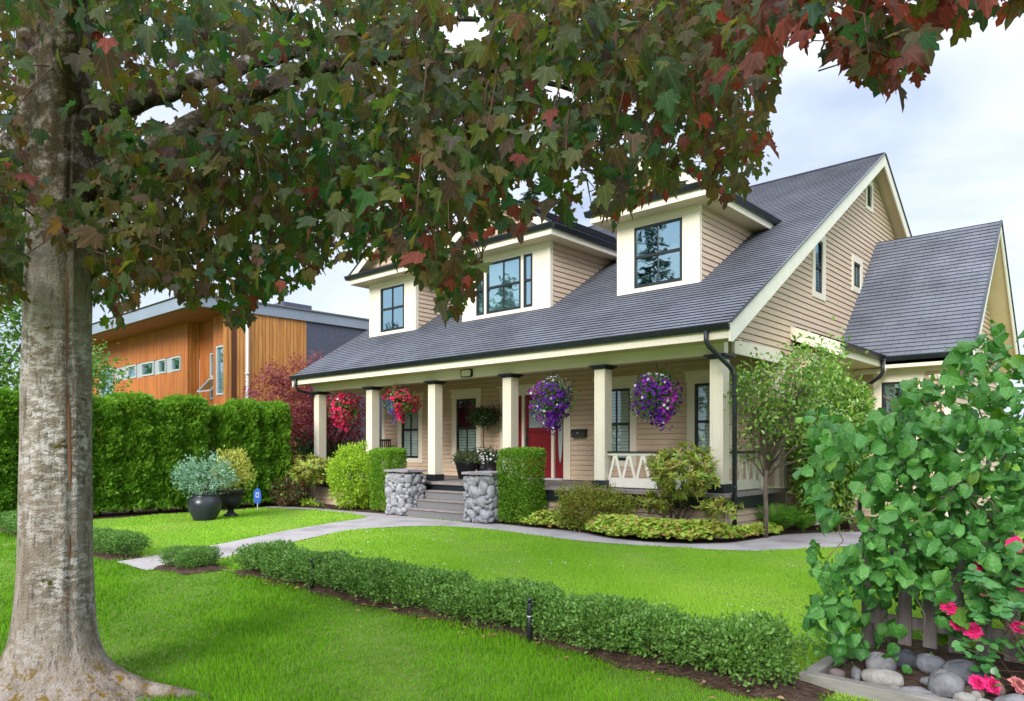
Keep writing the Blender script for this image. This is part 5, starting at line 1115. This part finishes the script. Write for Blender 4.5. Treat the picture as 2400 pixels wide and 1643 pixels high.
# ------------------------------------------------------------------ the big maple
mt = empty('maple_tree', (.47,-10.8,0), 'large purple-green maple with grey trunk overhanging the front lawn', 'tree'); r = np.random.default_rng(131)
MB_ = np.array([.47,-10.8,0.])
bm = bpy.data.materials.new('maple_bark'); bm.use_nodes = True; t = bm.node_tree; pb = t.nodes['Principled BSDF']; pb.inputs['Roughness'].default_value = .85; pb.inputs['Specular IOR Level'].default_value = .15
def nd(tp, **k):
    n_ = t.nodes.new(tp)
    for a, v in k.items():
        if a in n_.inputs: n_.inputs[a].default_value = v
        else: setattr(n_, a, v)
    return n_
tcn = nd('ShaderNodeTexCoord')
def bnoise(scale, stretch, detail=6, rough=.6):
    mpn = nd('ShaderNodeMapping'); mpn.inputs['Scale'].default_value = stretch; t.links.new(tcn.outputs['Object'], mpn.inputs[0])
    n_ = nd('ShaderNodeTexNoise', Scale=scale, Detail=detail, Roughness=rough); t.links.new(mpn.outputs[0], n_.inputs['Vector']); return n_.outputs['Fac']
def bramp(src, stops):
    n_ = nd('ShaderNodeValToRGB'); el = n_.color_ramp.elements; el[0].position, el[1].position = stops[0][0], stops[-1][0]; el[0].color = (*stops[0][1], 1); el[1].color = (*stops[-1][1], 1)
    for p_, c_ in stops[1:-1]: el.new(p_).color = (*c_, 1)
    t.links.new(src, n_.inputs[0]); return n_.outputs[0]
def bmix(fac, a, c_):
    n_ = nd('ShaderNodeMix', data_type='RGBA'); t.links.new(fac, n_.inputs[0])
    if isinstance(a, tuple): n_.inputs[6].default_value = (*a, 1)
    else: t.links.new(a, n_.inputs[6])
    if isinstance(c_, tuple): n_.inputs[7].default_value = (*c_, 1)
    else: t.links.new(c_, n_.inputs[7])
    return n_.outputs[2]
g1 = lambda v: (v, v, v)
base = bramp(bnoise(7, (1,1,.30)), [(.32, (.13,.10,.075)), (.5, (.25,.205,.16)), (.68, (.36,.31,.275))])
pale = bramp(bnoise(13, (1,1,2.3), 8, .7), [(.47, g1(0)), (.56, g1(.95))]); big = bramp(bnoise(2.2, (1,1,.7), 3), [(.40, g1(0)), (.60, g1(1))])
fm = nd('ShaderNodeMath', operation='MULTIPLY'); t.links.new(pale, fm.inputs[0]); t.links.new(big, fm.inputs[1]); szb = nd('ShaderNodeSeparateXYZ'); t.links.new(tcn.outputs['Object'], szb.inputs[0]); lowz = nd('ShaderNodeMapRange'); t.links.new(szb.outputs['Z'], lowz.inputs['Value']); lowz.inputs['From Min'].default_value = .12; lowz.inputs['From Max'].default_value = .75; lowz.inputs['To Min'].default_value = .12; fm2 = nd('ShaderNodeMath', operation='MULTIPLY'); t.links.new(fm.outputs[0], fm2.inputs[0]); t.links.new(lowz.outputs[0], fm2.inputs[1]); fm = fm2; col = bmix(fm.outputs[0], base, (.60,.56,.54))
dk = bramp(bnoise(34, (1,1,.16), 5), [(.34, g1(.6)), (.44, g1(0))]); col = bmix(dk, col, (.05,.042,.038))
ms_ = bramp(bnoise(5.5, (1,1,1.4), 4), [(.655, g1(0)), (.69, g1(1))]); col = bmix(ms_, col, (.085,.075,.015))
lc = bramp(bnoise(4.2, (1.2,1,1.2), 8, .75), [(.64, g1(0)), (.67, g1(.8))]); col = bmix(lc, col, (.36,.40,.38))
# mossy foot
sz_ = nd('ShaderNodeSeparateXYZ'); t.links.new(tcn.outputs['Object'], sz_.inputs[0]); mz = nd('ShaderNodeMapRange'); t.links.new(sz_.outputs['Z'], mz.inputs['Value']); mz.inputs['From Min'].default_value = .42; mz.inputs['From Max'].default_value = .12
mo = bramp(bnoise(15, (1,1,1), 5, .7), [(.55, g1(0)), (.61, g1(1))]); f2 = nd('ShaderNodeMath', operation='MULTIPLY'); t.links.new(mo, f2.inputs[0]); t.links.new(mz.outputs[0], f2.inputs[1]); col = bmix(f2.outputs[0], col, (.17,.105,.012))
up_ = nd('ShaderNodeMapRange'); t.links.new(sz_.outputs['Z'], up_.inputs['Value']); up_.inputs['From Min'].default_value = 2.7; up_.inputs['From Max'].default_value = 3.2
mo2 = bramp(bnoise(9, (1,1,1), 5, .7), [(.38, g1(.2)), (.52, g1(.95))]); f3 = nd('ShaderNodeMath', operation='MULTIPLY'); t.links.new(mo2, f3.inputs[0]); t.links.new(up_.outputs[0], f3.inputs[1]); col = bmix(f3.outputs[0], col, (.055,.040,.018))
t.links.new(col, pb.inputs['Base Color'])
hb = nd('ShaderNodeMath', operation='ADD'); t.links.new(bnoise(28, (1,1,.22), 6), hb.inputs[0]); t.links.new(bnoise(60, (1,1,1.6), 4), hb.inputs[1]); bb = nd('ShaderNodeBump', Strength=.75, Distance=.03); t.links.new(hb.outputs[0], bb.inputs['Height']); t.links.new(bb.outputs[0], pb.inputs['Normal'])
scar = mat('wound_wood', (.34,.165,.10), .75, .2, (9,(.19,.09,.06)), (20,.6,.01), stretch=(1,1,.3))
# trunk: rings with root flare, bark swells and a long raised wound seam on the camera's right
b = MB(); NS_, H = 56, 4.0; nz_ = 110; ring = []
scar_a = math.atan2((RT*.72-FW*.69)[1], (RT*.72-FW*.69)[0])
def cen(z): return MB_+np.array([.012*math.sin(z*1.7), .012*math.cos(z*1.3), z])+RT*(.018*z-.03*math.exp(-z*1.5))
def rad(z, a):
    q = .220-.008*z+.050*math.exp(-z*2.2)+.20*math.exp(-z*7.5)
    d = np.array([math.cos(a), math.sin(a)]); rr_ = RT[:2]@d; fl = math.exp(-z*6.5)
    q += .36*fl*max(0, (RT[:2]*.96-FW[:2]*.28)@d)**5+.14*fl*max(0, -rr_)**3+.12*fl*max(0, FW[:2]@d)**4+.10*fl*max(0, -FW[:2]@d)**4
    q *= 1+.018*math.sin(3*a+z*1.1)+.014*math.sin(5*a-z*.8+1)+.008*math.sin(11*a+z*2.3)+.006*math.sin(z*9+2*a)
    da = (a-scar_a-.10*math.sin(z*1.2)+math.pi) % (2*math.pi)-math.pi
    q += .016*math.exp(-((abs(da)-.13)/.055)**2)-.022*math.exp(-(da/.07)**2)
    return q
for i in range(nz_+1):
    z = H*(i/nz_)**1.35
    for k in range(NS_): a = 2*math.pi*k/NS_; c_ = cen(z); q = rad(z, a); b.v.append((c_[0]+math.cos(a)*q, c_[1]+math.sin(a)*q, z-.015))
for i in range(nz_):
    for k in range(NS_): b.f.append((i*NS_+k, i*NS_+(k+1) % NS_, (i+1)*NS_+(k+1) % NS_, (i+1)*NS_+k)); b.m.append(0)
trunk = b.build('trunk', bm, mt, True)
b = MB(); pts, rd = [], []          # the exposed heartwood strip of the wound
for i in range(40):
    z = .5+2.6*i/39; a = scar_a+.10*math.sin(z*1.2); c_ = cen(z); q = rad(z, a)-.004; pts.append((c_[0]+math.cos(a)*q, c_[1]+math.sin(a)*q, z)); rd.append(.021*math.sin(math.pi*(i+.5)/40)**.4*(1+.30*math.sin(i*.45)+.18*math.sin(i*.95+1)))
b.tube(pts, rd, 8); b.build('bark_wound', scar, trunk, True)
b = MB()           # surface root running to the right
rp_ = [MB_+RT*x-FW*y+np.array([0, 0, z]) for x, y, z in ((.22,.03,.10),(.42,.07,.06),(.65,.12,.022),(.9,.15,.004),(1.12,.16,-.02))]; b.tube(rp_, [.11,.09,.065,.045,.02], 12)
b.build('surface_root', bm, trunk, True)
# limbs and branches (paths given in the tree's own space: right, away, up from the trunk foot)
Lp = lambda x, y, z: MB_+RT*x+FW*y+np.array([0, 0, z])
limbs = [
 ([(.02,0,3.55),(.07,0,4.0),(.10,.02,4.8),(.16,.06,5.8),(.2,.1,7.2)], [.185,.165,.14,.11,.07]),
 ([(-.08,.02,3.4),(-.17,.10,4.0),(-.27,.2,4.7),(-.4,.3,5.6),(-.6,.5,7.0)], [.15,.12,.105,.085,.05]),
 ([(.05,0,3.18),(.25,.03,3.40),(.55,.06,3.60),(.85,.10,3.80),(1.2,.12,4.02),(1.6,.12,4.18),(2.05,.10,4.28),(2.5,.1,4.30),(3.0,.15,4.24),(3.5,.2,4.1)], [.11,.092,.082,.074,.066,.058,.048,.042,.03,.014]),
 ([(2.10,.10,4.28),(2.28,.05,4.45),(2.5,.0,4.75),(2.7,-.05,5.1)], [.036,.030,.026,.018]),
 ([(.1,.02,3.72),(.35,.12,3.95),(.6,.25,4.12),(.8,.3,4.22),(1.3,.5,4.5),(2.0,.8,4.9),(2.8,1.2,5.2)], [.10,.085,.075,.066,.05,.04,.02]),
 ([(.1,.1,3.5),(.4,.7,3.85),(.8,1.5,4.1),(1.4,2.3,4.2),(2.0,3.0,4.2)], [.08,.06,.05,.035,.015]),
 ([(.1,-.05,3.8),(.5,-.6,4.3),(1.2,-1.2,4.6),(2.2,-1.5,4.7),(3.2,-1.5,4.6),(4.2,-1.4,4.4)], [.09,.07,.055,.045,.03,.012]),
 ([(-.1,.05,3.4),(-.5,.3,3.8),(-1.1,.7,4.0),(-1.8,1.0,4.0)], [.07,.055,.04,.015])]
b = MB()
for pts, rd in limbs:
    P_ = catmull([Lp(*p) for p in pts], 5); R_ = np.interp(np.linspace(0, 1, len(P_)), np.linspace(0, 1, len(rd)), rd); b.tube([np.array(p)+r.normal(size=3)*.008 for p in P_], R_, 12)
b.build('branches', bm, mt, True)
# crown: hanging shoots of lobed leaves. The crown's lower and right-hand limit is the natural edge of the tree seen from the lawn.
EDGE = [(-500,-700),(-500,690),(0,700),(40,690),(60,560),(110,520),(150,560),(190,520),(215,640),(230,735),(275,735),(320,660),(380,640),(430,690),(480,660),(520,735),(560,725),(590,665),(640,680),(690,620),(740,600),(800,575),(860,585),(905,575),(945,610),(985,650),(1005,720),(1035,715),(1075,650),(1085,610),(1060,545),(1100,512),(1150,520),(1200,500),(1250,485),(1300,505),(1335,470),(1385,490),(1400,530),(1415,470),(1455,470),(1480,412),(1520,430),(1560,370),(1610,420),(1645,455),(1690,430),(1690,405),(1745,385),(1740,330),(1755,300),(1750,250),(1700,215),(1760,190),(1745,160),(1775,140),(1760,100),(1790,60),(1835,85),(1850,40),(1870,50),(1880,120),(1930,120),(1950,170),(1980,190),(2030,225),(2060,190),(2100,150),(2090,105),(2110,90),(2085,60),(2095,30),(2130,15),(2180,60),(2210,30),(2330,15),(2900,-40),(2900,-700)]
HOLES = [[(1000,20),(1075,10),(1110,45),(1140,60),(1095,100),(1020,110),(990,70)], [(1225,150),(1290,180),(1310,215),(1260,215),(1210,190)], [(255,240),(330,205),(400,205),(480,250),(480,285),(400,300),(330,275)], [(1290,375),(1345,365),(1360,430),(1330,480),(1295,440)], [(1150,385),(1235,385),(1250,440),(1225,475),(1190,480),(1150,430)], [(1025,470),(1065,470),(1060,550),(1015,555)], [(690,150),(720,160),(700,200)], [(560,510),(600,520),(585,560)], [(735,520),(790,505),(775,555)], [(1010,170),(1050,165),(1060,200)], [(1460,240),(1490,250),(1480,290)], [(850,330),(880,335),(870,365)], [(1530,270),(1560,280),(1540,340),(1515,330)]]
def proj(P):
    q = P-CAM; z = q@FW; z = np.where(z < .2, .2, z); return np.column_stack([(1200+1708*(q@RT)/z)/1.0327, (1053-1708*q[:,2]/z)/1.0327]), q@FW
def crown_ok(P):
    xy, z = proj(P); k = inside(xy, EDGE)
    for h in HOLES: k &= ~(inside(xy, h) & (r.random(len(P)) < .93))
    k &= ~((xy[:,0] > 60) & (xy[:,0] < 200) & (xy[:,1] > 30) & (xy[:,1] < 440) & (r.random(len(P)) < .82) & (z < 5.6))
    return k & (z > 1.5)
def crown_points(n, box_, dens=lambda xy: 1):
    o = []
    while sum(map(len, o)) < n:
        x = r.uniform(box_[0], box_[1], 6000); y = r.uniform(box_[2], box_[3], 6000); d = box_[4]+(box_[5]-box_[4])*r.random(6000)**1.0
        P = CAM+(FW+RT*((x*1.0327-1200)/1708)[:,None]+np.array([0,0,1.])*((1053-y*1.0327)/1708)[:,None])*d[:,None]; o.append(P[crown_ok(P)])
    return np.concatenate(o)[:n]
C1 = np.concatenate([crown_points(1230, (-150, 1800, -40, 760, 3.9, 9.0)), crown_points(240, (900, 2000, -60, 760, 3.2, 6.0)), crown_points(42, (1750, 2150, -30, 240, 2.9, 3.6)), crown_points(48, (2050, 2700, -160, 60, 2.9, 3.8)), crown_points(420, (-450, 2400, -620, 60, 3.0, 7.5)), crown_points(300, (-100, 1150, 250, 760, 4.2, 8.5))])
k = 11; Pc = np.repeat(C1, k, 0); n = len(Pc); off_ = r.normal(size=(n, 3))*np.array([.19,.19,.13])
P = Pc+off_; ok = crown_ok(P); P, off_ = P[ok], off_[ok]; n = len(P)
A = unit(off_)*.7+np.array([0,0,-.95])+r.normal(size=(n, 3))*.45; N = unit(off_)*.5+np.array([0,0,.75])-FW*.35+r.normal(size=(n, 3))*.55
S = np.clip(r.normal(.083, .024, n), .04, .14); xy, zz = proj(P)
red = np.clip((xy[:,0]-1450)/500, 0, .7)*(.6+.4*(zz < 5))+.03+.22*((xy[:,1] > 420) & (xy[:,0] > 700)); mi = (r.random(n) < red*.75).astype(int)
tsel = r.integers(0, 3, n)
crown = None
for ti in range(3):
    kk = tsel == ti; o = leaves('crown', P[kk], A[kk], N[kk], S[kk], T_MAPLE[ti], [M['L_maple'], M['L_maple2']], mt, mi[kk], uv=True)
b = MB()                        # thin shoots carrying the leaves
bp_ = np.concatenate([np.array(catmull([Lp(*p) for p in pts], 5)) for pts, _ in limbs])
for c_ in C1[::2]:
    j = np.argmin(((bp_-c_)**2).sum(1)); a_ = bp_[j]; d_ = np.linalg.norm(c_-a_); st = c_+(a_-c_)*min(1, .30/max(d_, .01)); b.tube([st, (st+c_)/2+r.normal(size=3)*.05+np.array([0,0,.04]), c_], [.006,.0045,.002], 4, caps=False)
b.build('twigs', M['twig'], mt, True)
# ------------------------------------------------------------------ right foreground: hazel, fence, roses, edging, boulders
fy = -6.15
fe = empty('picket_fence', (5.8, fy, 0), 'weathered grey picket fence half hidden by the hazel', 'fence'); r = np.random.default_rng(141)
for i in range(26):
    x = 4.36+.172*i; h = 1.03+.015*r.normal(); z0 = .09+.02*r.random(); b = MB(); b.prism([(x-.047, z0), (x+.047, z0), (x+.047, h-.13), (x, h), (x-.047, h-.13)], 1, fy-.040, fy-.020); b.build('picket', M['fence'], fe)
for z in (.22, .74):
    b = MB(); b.box(4.28, 8.8, fy-.019, fy+.025, z, z+.085); b.build('rail', M['fence'], fe)
for x in (4.25, 6.3, 8.4):
    b = MB(); b.box(x-.05, x+.05, fy-.03+.06, fy+.13, 0, .95); b.build('post', M['fence'], fe)
ed = empty('timber_edging', (5.2,-7.1,0), 'grey timber edging around the boulder bed', 'edging')
b = MB(); b.box(4.16, 8.2, -7.36, -7.27, -.02, .075); b.build('front_timber', M['timber'], ed, bevel=.006)
b = MB(); b.box(4.16, 4.25, -7.268, -6.45, -.02, .073); b.build('side_timber', M['timber'], ed, bevel=.006)
sheet('boulder_bed_soil', [(4.25,-7.27),(8.2,-7.27),(8.2,-5.6),(4.25,-5.6)], .012, M['soil'])
def stonemat(i, c, c2): return mat('boulder_stone', tuple(v*.75 for v in c), .8, .2, (11, tuple(v*.6 for v in c2), (.3,.7)), (30,.7,.02))
SM = [stonemat(0, (.24,.25,.29), (.17,.18,.21)), stonemat(1, (.30,.30,.32), (.22,.22,.24)), stonemat(2, (.34,.26,.20), (.24,.19,.15)), stonemat(3, (.42,.40,.37), (.33,.31,.29)), stonemat(4, (.24,.18,.19), (.18,.14,.15)), stonemat(5, (.07,.08,.10), (.05,.055,.07))]
def boulder(x, y, a, bb, h, m, label, seed, rot=0):
    a, bb, h = a*.84, bb*.86, h*.8
    r = np.random.default_rng(seed); bm_ = MB(); nu, nv = 22, 12; ph = r.uniform(0, 6.28, 6); V = []
    for i in range(nv+1):
        th_ = math.pi*i/nv
        for k in range(nu):
            p_ = 2*math.pi*k/nu; q = np.array([math.sin(th_)*math.cos(p_), math.sin(th_)*math.sin(p_), math.cos(th_)]); q = np.sign(q)*np.abs(q)**.88
            q = q*(1+.08*math.sin(2*p_+ph[0]+th_)+.05*math.sin(3*p_+ph[1]-th_*2)+.03*math.sin(5*p_+ph[2])*math.sin(th_)); X, Y_ = q[0]*a, q[1]*bb; V.append((x+X*math.cos(rot)-Y_*math.sin(rot), y+X*math.sin(rot)+Y_*math.cos(rot), .015+h*.42+q[2]*h*.58))
    bm_.add(V, [(i*nu+k, i*nu+(k+1) % nu, (i+1)*nu+(k+1) % nu, (i+1)*nu+k) for i in range(nv) for k in range(nu)])
    tag(bm_.build('boulder', m, None, True), label, 'boulder', 'boulders in the timber edged bed')
for a in [(4.52,-6.78,.13,.11,.17,SM[1],'rounded grey boulder in the back corner of the timber bed',1,.4),(4.62,-7.08,.155,.085,.13,SM[3],'long pale boulder lying behind the front timber',2,.25),(4.44,-7.05,.12,.045,.09,SM[1],'narrow grey stone leaning along the corner timbers',3,1.9),(4.33,-7.12,.06,.05,.08,SM[4],'small plum-coloured stone in the timber corner',4,0),(4.60,-6.52,.13,.10,.15,SM[5],'dark charcoal boulder at the fence post',5,.1),
          (4.98,-7.02,.135,.11,.19,SM[1],'big grey boulder in the middle of the timber bed',6,.2),(5.00,-6.62,.16,.11,.18,SM[0],'blue-grey boulder below the bare pickets',7,.1),(4.78,-6.50,.13,.1,.14,SM[0],'flat slate boulder behind hazel leaves',8,0),(5.12,-6.90,.065,.055,.09,SM[2],'smooth tan cobble beside the big grey boulder',9,0),(5.18,-6.78,.10,.07,.10,SM[2],'orange-brown stone next to the tan cobble',10,.4),
          (5.10,-7.13,.075,.06,.09,SM[3],'white rounded cobble touching the front timber',11,.2),(5.20,-7.10,.07,.045,.06,SM[3],'cream flat pebble beside the white cobble',12,0),(5.14,-7.0,.035,.03,.08,SM[3],'small upright cream pebble between two boulders',13,0),(5.38,-7.08,.15,.10,.13,SM[1],'pale grey oval boulder against the front timber below the lowest roses',14,.15),(4.83,-7.16,.12,.05,.07,SM[1],'banded grey stone along the front timber',15,.2),(4.72,-7.18,.06,.04,.05,SM[3],'cream pebble tucked under the hazel leaf',16,0),
          (5.42,-6.72,.09,.07,.09,SM[5],'dark stone under the rose bush',17,.6),(4.86,-6.86,.09,.05,.07,SM[1],'slim grey stone under low hazel leaves',18,.8),(5.62,-6.95,.13,.09,.11,SM[0],'slate boulder under the rose canes',19,.3),(4.93,-7.18,.05,.035,.05,SM[0],'little blue-grey pebble by the timber',20,.3)]: boulder(*a)
# bollard lights in the low hedge
def bollard(x, y, h, label):
    root = empty('bollard_light', (x, y, 0), label, 'garden light', 'dark path lights in the low hedge'); b = MB(); b.lathe([(.022,0),(.022,h*.62),(.019,h*.63)], (x, y, 0), 12); b.build('post', M['black'], root, True)
    b = MB(); b.lathe([(.024,h*.632),(.026,h*.80),(.021,h*.88),(.021,h*.90)], (x, y, 0), 12); b.build('sleeve', M['planter'], root, True)
    b = MB(); b.lathe([(.017,h*.902),(.017,h*.94),(.022,h*.945),(.022,h),(.015,h+.004)], (x, y, 0), 12); b.build('cap', M['black'], root, True)
    b = MB(); b.lathe([(.0245,h*.60),(.0245,h*.625)], (x, y, 0), 12); b.build('collar', M['alum'], root, True)
bollard(2.13, -7.82, .37, 'dark slim bollard light standing at the front of the low hedge'); bollard(-1.2, -7.74, .35, 'dark slim bollard light sunk among boxwood near the path')

# corkscrew hazel
hz = empty('hazel_bush', (5.25,-5.45,0), 'big corkscrew hazel with large crinkled leaves spilling over the fence', 'bush'); r = np.random.default_rng(151)
HZ = [(1845,1290),(1870,1180),(1835,1100),(1850,1010),(1880,990),(1830,960),(1870,930),(1920,930),(1955,960),(2000,905),(2060,880),(2035,850),(2100,855),(2180,850),(2175,790),(2230,745),(2260,735),(2300,800),(2420,720),(2900,640),(2900,1700),(2560,1560),(2330,1330),(2240,1400),(2150,1420),(2110,1490),(2060,1550),(2010,1530),(1960,1500),(1915,1505),(1870,1480),(1840,1420),(1850,1360),(1880,1310)]
def pts_in(n, poly, bx, d0, d1, pw=1.0):
    o = []
    while sum(map(len, o)) < n:
        x = r.uniform(bx[0], bx[1], 4000); y = r.uniform(bx[2], bx[3], 4000); k = inside(np.column_stack([x, y]), poly); x, y = x[k], y[k]; d = d0+(d1-d0)*r.random(len(x))**pw
        P = CAM+(FW+RT*((x*1.0327-1200)/1708)[:,None]+np.array([0,0,1.])*((1053-y*1.0327)/1708)[:,None])*d[:,None]; o.append(P[P[:,2] > .08])
    return np.concatenate(o)[:n]
P = np.concatenate([pts_in(4300, HZ, (1830,2900,640,1560), 4.95, 6.6, 1.0), pts_in(700, HZ, (1830,2330,850,1500), 4.75, 5.15)])
P = P+r.normal(size=P.shape)*.03
def hproj(P): q = P-CAM; z = q@FW; return np.column_stack([(1200+1708*(q@RT)/z)/1.0327, (1053-1708*q[:,2]/z)/1.0327])
hx = hproj(P); keep = np.ones(len(P), bool)
for hole in ([(1885,1055),(1978,1015),(1985,1190),(1900,1225),(1868,1140)], [(1845,1200),(1955,1185),(1950,1262),(1870,1280)], [(1880,905),(1985,780),(2095,835),(2078,885),(2005,930),(1940,965)]): keep &= ~(inside(hx, hole) & (r.random(len(P)) < .95))
P = P[keep]
front = P[:,1] < fy+.02; gap = (front & (P[:,0] > 4.46) & (P[:,0] < 4.92) & (P[:,2] < .66) & (P[:,2] > .12) & (r.random(len(P)) < .93)); P = P[~gap]
low = (P[:,2] < .45) & (r.random(len(P)) < .25); P = P[~low]; n = len(P)
D = unit(P-np.array([5.4,-5.2,1.0])); A = D*.5+np.array([0,0,-.75])+r.normal(size=(n, 3))*.55; N = -FW*.45+np.array([0,0,.7])+D*.3+r.normal(size=(n, 3))*.75
S = np.clip(r.normal(.088, .030, n), .035, .15); ts = r.integers(0, 3, n)
for ti in range(3):
    kk = ts == ti; leaves('foliage', P[kk], A[kk], N[kk], S[kk], T_HAZEL[ti], M['L_hazel'], hz, uv=True)
b = MB()
def cork(p0, p1, rad_, turns, amp, seed):
    q = np.random.default_rng(seed); p0, p1 = np.array(p0, float), np.array(p1, float); d = p1-p0; u = unit(np.cross(d, [.3,.2,.9])); w_ = unit(np.cross(d, u)); P_ = []
    for i in range(turns*9+1): t_ = i/(turns*9); a = t_*turns*6.28+q.uniform(-.3,.3); P_.append(p0+d*t_+(u*math.cos(a)+w_*math.sin(a))*amp*math.sin(min(1, t_*4)*1.57)*q.uniform(.7,1.2)+np.array([0,0,.12*math.sin(t_*3.14)]))
    b.tube(P_, list(np.linspace(rad_, rad_*.45, len(P_))), 6)
for i in range(9): a = i*.7; cork((5.25+.05*math.cos(a),-5.45+.05*math.sin(a),0), (5.25+1.1*math.cos(a)*r.uniform(.6,1.2),-5.5+.9*math.sin(a),r.uniform(1.1,2.1)), .026, 3, .05, i)
for i in range(46):
    j = r.integers(0, n); e_ = P[j]; s_ = e_+(np.array([5.25,-5.5,1.1])-e_)*.35+r.normal(size=3)*.06; cork(s_, e_, .008, 2, .022, 100+i)
b.build('twisted_stems', M['stem'], hz, True); b = MB()
cork(at(2155,870,5.6), at(2300,835,5.5), .016, 2, .03, 7); cork(at(1935,1180,5.1), at(1890,1275,5.0), .007, 2, .04, 8); cork(at(2130,1130,4.95), at(2260,1165,5.0), .008, 2, .03, 9); cork(at(2070,1340,4.95), at(2095,1420,4.93), .006, 2, .02, 10); cork(at(2160,960,5.0), at(2020,930,5.05), .007, 3, .02, 12)
build_each(b, 'curly_shoot', M['stem'], hz, smooth=True)

# rose bush in front of the fence
rs = empty('rose_bush', (5.55,-6.62,0), 'rose bush with hot pink blooms in front of the picket fence', 'bush'); r = np.random.default_rng(161)
ROS = [(2135,1430),(2120,1385),(2170,1350),(2190,1290),(2240,1270),(2290,1240),(2420,1180),(2700,1200),(2700,1700),(2200,1600),(2170,1545),(2210,1500),(2185,1470)]
C_ = pts_in(150, ROS, (2100,2700,1180,1640), 4.55, 4.95); C_ = C_[C_[:,2] > .03]
Pq, Aq, Nq = [], [], []
for c_ in C_:
    ax = unit(r.normal(size=3)*.6+np.array([0,0,.1])-FW*.2); sd_ = unit(np.cross(ax, [0,0,1]))
    for u, s_ in ((0,0),(-.03,1),(-.03,-1),(-.065,1),(-.065,-1)): Pq.append(c_+ax*u); Aq.append(ax if s_ == 0 else ax*.3+sd_*s_); Nq.append(np.array([0,0,1.])-FW*.4+r.normal(size=3)*.3)
leaves('foliage', Pq, Aq, Nq, .058*r.uniform(.75, 1.25, len(Pq)), ROUNDT := fan(ROUND, (0,.45), .12, .15, .02), M['L_rose'], rs)
b = MB()
for i in range(0, len(C_), 3): s_ = np.array([5.55+r.normal()*.25,-6.6+r.normal()*.08,0]); m_ = (s_+C_[i])/2+r.normal(size=3)*.08; b.tube([s_, m_, C_[i]], [.007,.005,.0025], 5)
b.build('canes', M['twig'], rs, True)
def rose(c, s_, m):
    q = np.random.default_rng(int(abs(c[0])*1000) % 9999); ax = unit(-FW*.75+np.array([0,0,.55])+q.normal(size=3)*.3); u = unit(np.cross(ax, [.1,.2,1])); w_ = np.cross(ax, u); P_, A_, N_, S_ = [], [], [], []
    for ringi, (k_, tilt, sz) in enumerate(((8,-.05,1.0),(8,.35,.92),(7,.75,.80),(6,1.25,.66),(5,2.0,.5),(4,3.5,.36))):
        for j in range(k_): a = 6.283*j/k_+ringi*.6+q.uniform(-.2,.2); d = u*math.cos(a)+w_*math.sin(a); P_.append(c+ax*.005*ringi+d*.006); A_.append(d+ax*tilt); N_.append(ax-d*tilt); S_.append(s_*.47*sz*q.uniform(.8,1.15))
    leaves('rose_bloom', P_, A_, N_, np.array(S_), fan([(x*1.2, y) for x, y in ROUND], (0,.5), .18, .28, .05), m, rs)
for x, y, d, s_, m in [(2304,1237,4.85,.115,'F_rose'),(2222,1288,4.9,.085,'F_rose'),(2153,1380,4.85,.105,'F_rose'),(2168,1418,4.85,.08,'F_rose'),(2207,1430,4.82,.12,'F_rose'),(2218,1549,4.6,.10,'F_rose'),(2250,1556,4.6,.125,'F_rose'),(2312,1425,4.75,.10,'F_rose'),(2318,1330,4.8,.07,'F_rose'),(2310,1555,4.6,.11,'F_faded'),(2232,1345,4.85,.045,'F_faded'),(2400,1350,4.9,.11,'F_rose'),(2420,1480,4.8,.11,'F_rose')]: rose(at(x, y, d), s_, M[m])
# a few dry leaves lying on the soil strip and the grass edge
r = np.random.default_rng(171); n = 150; x = r.uniform(-3.2, 4.6, n); P = np.column_stack([x, -7.86+r.normal(size=n)*.09-.15*(r.random(n) < .15), np.full(n, .035)]); P[:20] = np.column_stack([r.uniform(-5.4,-4.3,20), r.uniform(-8.3,-7.8,20), np.full(20, .02)])
tag(leaves('fallen_leaves', P, np.column_stack([r.normal(size=(n, 2)), np.zeros(n)]), np.column_stack([r.normal(size=(n, 2))*.4, np.ones(n)]), .045*r.uniform(.6,1.3,n), T_OVATE, leafmat('dry_leaves', [(.30,.14,.05),(.40,.22,.09),(.20,.10,.05),(.45,.33,.18)], .1), None, None, (0,0,0)), 'dry brown leaves scattered on the soil strip under the low hedge', 'fallen leaves', None, 'stuff')
# tiny white clover heads in the yard, too many to count
r = np.random.default_rng(181); q = np.column_stack([r.uniform(-6, 4.5, 900), r.uniform(-7, -1.5, 900)]); q = q[~inside(q, PATH) & ~inside(q, BED) & (lumpf(np.column_stack([q, q[:,:1]*0]), 9, 1.5) > .1)][:170]; n = len(q)
tag(leaves('clover_flowers', np.column_stack([q, np.full(n, .045)]), np.column_stack([r.normal(size=(n, 2)), np.zeros(n)]), np.column_stack([r.normal(size=(n, 2))*.3, np.ones(n)]), .022*r.uniform(.6,1.3,n), T_FLOWER, M['F_white'], None, None, (0,0,0)), 'tiny white clover heads dotted over the yard lawn', 'clover', None, 'stuff')
